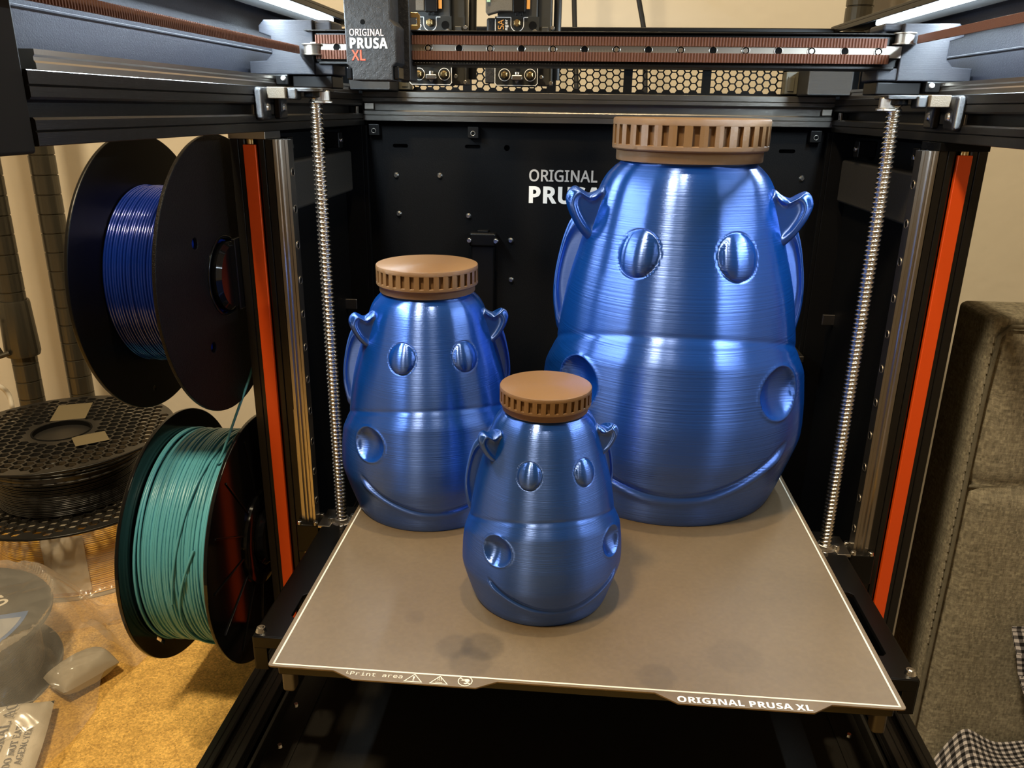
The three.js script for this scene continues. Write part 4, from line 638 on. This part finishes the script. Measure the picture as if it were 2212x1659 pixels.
// bagged spool at the left edge
const BS = { x: -0.624, z: -0.222, y: TY + 0.0006, R: 0.1085, H: 0.066 };
{
  const t = thing('filament_spool', 'dark spool with a blue round label lying in a clear bag at the left edge', 'filament spool', [BS.x, BS.y, BS.z]);
  part(t, 'flange', lathe([[0.028, 0], [BS.R - 0.001, 0], [BS.R, 0.0012], [BS.R - 0.001, 0.0030], [0.028, 0.0030]], 96), M.satinBlack);
  part(t, 'flange', lathe([[0.028, BS.H - 0.003], [BS.R - 0.001, BS.H - 0.003], [BS.R, BS.H - 0.0015], [BS.R - 0.001, BS.H], [0.028, BS.H]], 96), mat({ rgb: [0.025, 0.023, 0.022], roughness: 0.35 }));
  part(t, 'filament', windings(0.0032, BS.H - 0.0032, 0.092, 0.0012, 0.0004, 64).rotateZ(Math.PI / 2), M.blackFilament);
  const sector = (r0, r1, a0, a1) => { const s = new THREE.Shape(); s.absarc(0, 0, r1, a0, a1, false); s.absarc(0, 0, r0, a1, a0, true); s.closePath(); const g = plate(s, 0.0003); g.rotateX(-Math.PI / 2); return metreUV(g.translate(0, BS.H + 0.0001, 0)); };
  const lb = part(t, 'round_label', sector(0.034, 0.088, -1.30, 0.42), M.labelBlue, 'blue printed sector of the round label');
  part(lb, 'pale_field', sector(0.062, 0.084, -0.20, 0.30).translate(0, 0.0003, 0), M.labelPale);
  const tx = text('NIO', 'bold', 0.034, 0.016, 0.0003); tx.rotateX(-Math.PI / 2); tx.rotateY(-0.55); part(t, 'lettering', tx.translate(0.0150, BS.H + 0.0002, -0.0520), M.white, 'white bold letters NIO');
}
// moisture absorber sachets in the bag
function pillow(w, h, t, seed2) {
  const n = 28, m = 28, P = [], idx = [], UV = [];
  for (const s of [1, -1]) for (let i = 0; i <= n; i++) for (let j = 0; j <= m; j++) { const u = i / n * 2 - 1, v = j / m * 2 - 1, f = Math.pow(clamp((1 - u * u) * (1 - v * v), 0, 1), 0.42), wr = 0.10 * N(u * 3 + seed2, v * 3, seed2) + 0.06 * N(u * 9, v * 9, seed2); P.push(u * w / 2 * (1 - 0.04 * v * v), s * t / 2 * f * (1 + wr) + t / 2, v * h / 2 * (1 - 0.04 * u * u)); UV.push(u * w / 2, v * h / 2); }
  for (let s = 0; s < 2; s++) for (let i = 0; i < n; i++) for (let j = 0; j < m; j++) { const a = s * (n + 1) * (m + 1) + i * (m + 1) + j, b = a + 1, c = a + m + 1, d = c + 1; s === 0 ? idx.push(a, b, c, b, d, c) : idx.push(a, c, b, b, c, d); }
  const g = new THREE.BufferGeometry(); g.setAttribute('position', new THREE.Float32BufferAttribute(P, 3)); g.setAttribute('uv', new THREE.Float32BufferAttribute(UV, 2)); g.setIndex(idx); g.computeVertexNormals(); return g;
}
{
  const t = thing('desiccant_sachet', 'cream desiccant sachet with blue print at the lower left corner', 'sachet', [-0.509, TY + 0.0010, -0.121], 1.96);
  const H = 0.024; part(t, 'pouch', pillow(0.130, 0.104, H, 3), M.sachet);
  const on = (g, x, z, y = H + 0.0014) => g.rotateX(-Math.PI / 2).translate(x, y, z);
  part(t, 'lettering', [on(text('MINERAL AC', 'serif', 0.092, 0.0088, 0.0003), -0.040, 0.024, H - 0.0002)], M.inkBlue, 'words MINERAL AC');
  part(t, 'lettering', [on(text('DO NOT EAT', 'serif', 0.052, 0.0056, 0.0003), -0.030, 0.0350, H - 0.0016)], M.inkBlue, 'words DO NOT EAT');
  part(t, 'lettering', [on(text('AGENCYER', 'serif', 0.046, 0.0052, 0.0003), -0.026, 0.0425, H - 0.0032)], M.inkBlue, 'third line of print');
}
{
  const t = thing('desiccant_sachet', 'greyish folded sachet beside the round spool label in the clear bag', 'sachet', [-0.4840, TY + 0.0010, -0.238], -0.5);
  part(t, 'pouch', pillow(0.040, 0.058, 0.030, 8), M.sachetGrey);
}
// crumpled clear bags: a film laid over what it holds
function film(x0, edge, z0, z1, heightAt, nx = 110, nz = 120) {
  const P = [], idx = [], UV = [];
  for (let i = 0; i <= nz; i++) for (let j = 0; j <= nx; j++) { const z = lerp(z0, z1, i / nz), x = lerp(x0, edge(z), j / nx); P.push(x, heightAt(x, z, (1 - j / nx) * (edge(z) - x0)), z); UV.push(x, z); }
  for (let i = 0; i < nz; i++) for (let j = 0; j < nx; j++) { const a = i * (nx + 1) + j, b = a + 1, c = a + nx + 1, d = c + 1; idx.push(a, c, b, b, c, d); }
  const g = new THREE.BufferGeometry(); g.setAttribute('position', new THREE.Float32BufferAttribute(P, 3)); g.setAttribute('uv', new THREE.Float32BufferAttribute(UV, 2)); g.setIndex(idx); g.computeVertexNormals(); return g;
}
const fold = (x, z, k) => Math.abs(N(x * 14 + k, z * 17, k)) * 0.026 + Math.abs(N(x * 38, z * 31 + k, k + 3)) * 0.012;
{
  const t = thing('plastic_bag', 'clear crumpled plastic bag over the blue-labelled spool and sachets on the table', 'bag');
  const edge = (z) => z < -0.30 ? lerp(-0.415, -0.440, (z + 0.42) / 0.12) : z < -0.22 ? lerp(-0.440, -0.452, (z + 0.30) / 0.08) : z < -0.17 ? lerp(-0.452, -0.448, (z + 0.22) / 0.05) : lerp(-0.448, -0.425, (z + 0.17) / 0.14);
  const heightAt = (x, z, d) => {
    const r = Math.hypot(x - BS.x, z - BS.z), spool = (BS.H + 0.0012) * (1 - smooth(r, BS.R + 0.0005, BS.R + 0.055)), s2 = 0.0385 * (1 - smooth(Math.hypot((x + 0.487) / 0.040, (z + 0.238) / 0.044), 0.75, 1.25)), cs = Math.cos(1.96), sn = Math.sin(1.96), u = (x + 0.509) * cs - (z + 0.121) * sn, v = (x + 0.509) * sn + (z + 0.121) * cs, s1 = 0.0285 * (1 - smooth(Math.max(Math.abs(u) / 0.070, Math.abs(v) / 0.058), 0.9, 1.35));
    const rest = 0.0055 * smooth(d, 0.004, 0.05), base = Math.max(spool, s2, s1, rest), loose = r < BS.R ? 0.25 : 1;
    return TY + 0.0012 + base + fold(x, z, 4.2) * loose * smooth(d, 0.0, 0.035);
  };
  part(t, 'film', film(-0.80, edge, -0.355, -0.02, heightAt, 190, 170), M.bag);
}
{
  const t = thing('plastic_bag', 'clear film wrinkled round the amber yellow spool under the black spool', 'bag');
  const n = 150, m = 60, P = [], idx = [], UV = [];
  for (let i = 0; i <= m; i++) for (let j = 0; j <= n; j++) { const a = lerp(-1.5, 1.55, j / n), k = i / m, low = smooth(k, 0.62, 1), w = 0.010 * Math.abs(N(a * 5, k * 4, 1.5)) + 0.006 * Math.abs(N(a * 13, k * 9, 7)), r = 0.1095 + 0.058 * low * low + w * (0.35 + low), y = lerp(TY + 0.0925, TY + 0.0015, Math.min(1, k * 1.15)) + w * low * 0.9; P.push(-0.612 + r * Math.sin(a), y, -0.470 + r * Math.cos(a)); UV.push(a, k); }
  for (let i = 0; i < m; i++) for (let j = 0; j < n; j++) { const a = i * (n + 1) + j, b = a + 1, c = a + n + 1, d = c + 1; idx.push(a, c, b, b, c, d); }
  const g = new THREE.BufferGeometry(); g.setAttribute('position', new THREE.Float32BufferAttribute(P, 3)); g.setAttribute('uv', new THREE.Float32BufferAttribute(UV, 2)); g.setIndex(idx); g.computeVertexNormals();
  part(t, 'film', g, M.bag);
}

// ---------------------------------------------------------------- wire rack behind the printer
{
  const t = thing('wire_rack', 'dark grooved wire shelving rack standing against the wall behind the printer', 'shelf rack');
  const postAt = [[-0.7870, -0.6400, 0.0165], [-0.7300, -0.6700, 0.0165], [0.2960, -0.6420, 0.0150], [0.3300, -0.7500, 0.0150]];
  for (const [x, z, r] of postAt) {
    const pts = [[0, RY0 + 0.001], [r, RY0 + 0.001]]; for (let y = -0.94; y < 0.9; y += 0.0258) pts.push([r, y - 0.0011], [r - 0.0012, y - 0.0004], [r - 0.0012, y + 0.0004], [r, y + 0.0011]); pts.push([r, 0.9], [0, 0.9]);
    part(t, 'post', lathe(pts, 28, 0.4).translate(x, 0, z), M.rack);
  }
  const [px, pz] = postAt[0];
  const c = part(t, 'shelf_collar', lathe([[0.0170, -0.045], [0.0215, -0.045], [0.0228, -0.040], [0.0200, 0.030], [0.0190, 0.034], [0.0170, 0.034]], 28, 0.4).translate(px, 0.020, pz), M.rack);
  part(t, 'shelf_wire', [tube([[px - 0.20, 0.008, pz + 0.16], [px - 0.06, 0.018, pz + 0.058], [px - 0.012, 0.028, pz + 0.024]], 0.0036, 20, 8), tube([[px - 0.20, -0.062, pz + 0.16], [px - 0.05, -0.030, pz + 0.052], [px - 0.002, -0.016, pz + 0.024]], 0.0036, 20, 8), tube([[px - 0.20, 0.024, pz + 0.02], [px - 0.045, 0.034, pz + 0.02], [px - 0.018, 0.030, pz + 0.010]], 0.0036, 20, 8)], M.rack);
  const zig = []; for (let i = 0; i <= 12; i++) zig.push([px - 0.20 + i * 0.0155, i % 2 ? 0.012 + i * 0.0012 : -0.050 + i * 0.0026, pz + 0.16 - i * 0.0115]); part(t, 'truss_wire', tube(zig, 0.0024, 120, 6), M.rack);
}
{
  const t = thing('white_cable', 'thin white cable looping behind the black honeycomb spool at the left edge', 'cable');
  part(t, 'cord', tube([[-0.98, -0.10, -0.700], [-0.90, -0.085, -0.690], [-0.855, -0.100, -0.680], [-0.835, -0.150, -0.650], [-0.83, -0.2200, -0.610], [-0.81, -0.2312, -0.580], [-0.77, -0.2312, -0.57]], 0.0036, 50, 8), M.whiteCable);
}

// ---------------------------------------------------------------- upholstered chair and cloth on the right
{
  const t = thing('upholstered_chair', 'grey heathered fabric chair with piped seams to the right of the printer', 'chair');
  const soft = (x0, x1, y0, y1, z0, z1, seamY, amp) => {       // dense shell so that seams and sag are geometry
    const nx = 40, ny = 80, P = [], UV = [], idx = []; const w = x1 - x0, h = y1 - y0, d = z1 - z0, r = 0.012;
    const push = (u, v) => { const ex = Math.min(u, 1 - u) * w, ey = Math.min(v, 1 - v) * h, rx = r - Math.sqrt(Math.max(0, r * r - (r - Math.min(ex, r)) ** 2)), ry = r - Math.sqrt(Math.max(0, r * r - (r - Math.min(ey, r)) ** 2)); const x = x0 + u * w, y = y0 + v * h; let z = z1 - Math.max(rx, ry) + amp * Math.sin(Math.PI * u) * Math.sin(Math.PI * v); for (const s of seamY) z -= 0.007 * Math.exp(-(((y - s - 0.02 * (x - x0)) / 0.006) ** 2)); z += 0.0018 * N(x * 12, y * 12, 3); P.push(x, y, z); UV.push(x, y); };
    for (let i = 0; i <= ny; i++) for (let j = 0; j <= nx; j++) push(j / nx, i / ny);
    for (let i = 0; i < ny; i++) for (let j = 0; j < nx; j++) { const a = i * (nx + 1) + j, b = a + 1, c = a + nx + 1, e = c + 1; idx.push(a, b, c, b, e, c); }
    const g = new THREE.BufferGeometry(); g.setAttribute('position', new THREE.Float32BufferAttribute(P, 3)); g.setAttribute('uv', new THREE.Float32BufferAttribute(UV, 2)); g.setIndex(idx); g.computeVertexNormals(); return g;
  };
  const bk = part(t, 'backrest', [soft(0.346, 0.900, -0.420, 0.146, -0.350, -0.300, [-0.002], 0.012), box(0.348, 0.898, -0.418, 0.1440, -0.362, -0.3115, 0.012)], M.fabric);
  part(t, 'side_band', [box(0.3415, 0.3510, -0.425, 0.1520, -0.372, -0.3060, 0.0045)], M.fabric, 'greenish grey side band of the backrest');
  part(t, 'top_band', [box(0.3430, 0.902, 0.1425, 0.1530, -0.372, -0.3060, 0.0045)], M.fabric);
  part(t, 'piping', [tube([[0.3475, -0.42, -0.3035], [0.3470, -0.1, -0.3030], [0.3475, 0.118, -0.3035], [0.351, 0.143, -0.3035], [0.377, 0.146, -0.3030], [0.9, 0.146, -0.3030]], 0.0019, 90, 8)], M.fabric);
  const seam = tube([[0.350, -0.004, -0.3060], [0.42, -0.0045, -0.3035], [0.60, 0.000, -0.2990], [0.89, 0.003, -0.303]], 0.0016, 50, 8); part(t, 'seam', seam, M.fabric);
  for (let k = 0; k < 34; k++) { const y = 0.136 - k * 0.0092; part(t, 'stitch', cyl([0.3442, y, -0.3052], [0.3448, y - 0.0052, -0.3050], 0.0008, 0.0008, 6), M.thread); }
  part(t, 'seat', box(0.348, 0.900, -0.43, -0.325, -0.2990, 0.16, 0.018), M.fabric);
  for (const [x, z] of [[0.40, -0.33], [0.87, -0.33], [0.40, 0.12], [0.87, 0.12]]) part(t, 'leg', cyl([x, RY0 + 0.0005, z], [x, -0.4295, z], 0.014, 0.02), M.blackPlastic);
}
function drape(x0, x1, z0, z1, f, nx = 70, nz = 60) { const P = [], idx = [], UV = []; const cols = nx + 1;
  for (const s of [0, -0.0022]) for (let i = 0; i <= nz; i++) for (let j = 0; j <= nx; j++) { const [x, y, z] = f(lerp(x0, x1, j / nx), lerp(z0, z1, i / nz)); P.push(x, y + s, z); UV.push(lerp(x0, x1, j / nx), lerp(z0, z1, i / nz)); }
  const L = (nx + 1) * (nz + 1); for (let s = 0; s < 2; s++) for (let i = 0; i < nz; i++) for (let j = 0; j < nx; j++) { const a = s * L + i * cols + j, b = a + 1, c = a + cols, d = c + 1; s ? idx.push(a, b, c, b, d, c) : idx.push(a, c, b, b, c, d); }
  const rim = (a, b) => idx.push(a, b, a + L, b, b + L, a + L); for (let j = 0; j < nx; j++) { rim(j + 1, j); rim(nz * cols + j, nz * cols + j + 1); } for (let i = 0; i < nz; i++) { rim(i * cols, (i + 1) * cols); rim((i + 1) * cols + nx, i * cols + nx); }
  const g = new THREE.BufferGeometry(); g.setAttribute('position', new THREE.Float32BufferAttribute(P, 3)); g.setAttribute('uv', new THREE.Float32BufferAttribute(UV, 2)); g.setIndex(idx); g.computeVertexNormals(); return g; }
{
  const t = thing('checked_cloth', 'black and white checked cloth lying in a fold on the chair seat', 'cloth');
  part(t, 'fabric', drape(0, 0.34, 0, 0.30, (u, v) => { const x = 0.346 + u - 0.008 * Math.sin(v * 25), z = -0.286 + v, m = smooth(u, 0, 0.045) * (1 - 0.8 * smooth(v, 0.05, 0.2)); return [x, -0.3215 + 0.058 * m + 0.012 * Math.abs(N(u * 14, v * 14, 2)) + 0.006 * Math.sin(u * 60 + v * 30) * m, z]; }), M.cloth);
}
{
  const t = thing('checked_cloth', 'black and white checked cloth hanging down the chair backrest at the right edge', 'cloth');
  part(t, 'fabric', drape(0, 0.20, 0, 0.17, (u, v) => { const y = -0.130 - v * 0.98 + 0.4 * Math.min(u, 0.03); return [0.4015 + u + 5 * v * v + 0.003 * Math.sin(v * 60), y, -0.2780 + 0.010 * Math.sin(u * 70 + v * 20) + 0.006 * N(u * 30, v * 30, 6)]; }), M.cloth);
}

renderer.render(scene, camera);
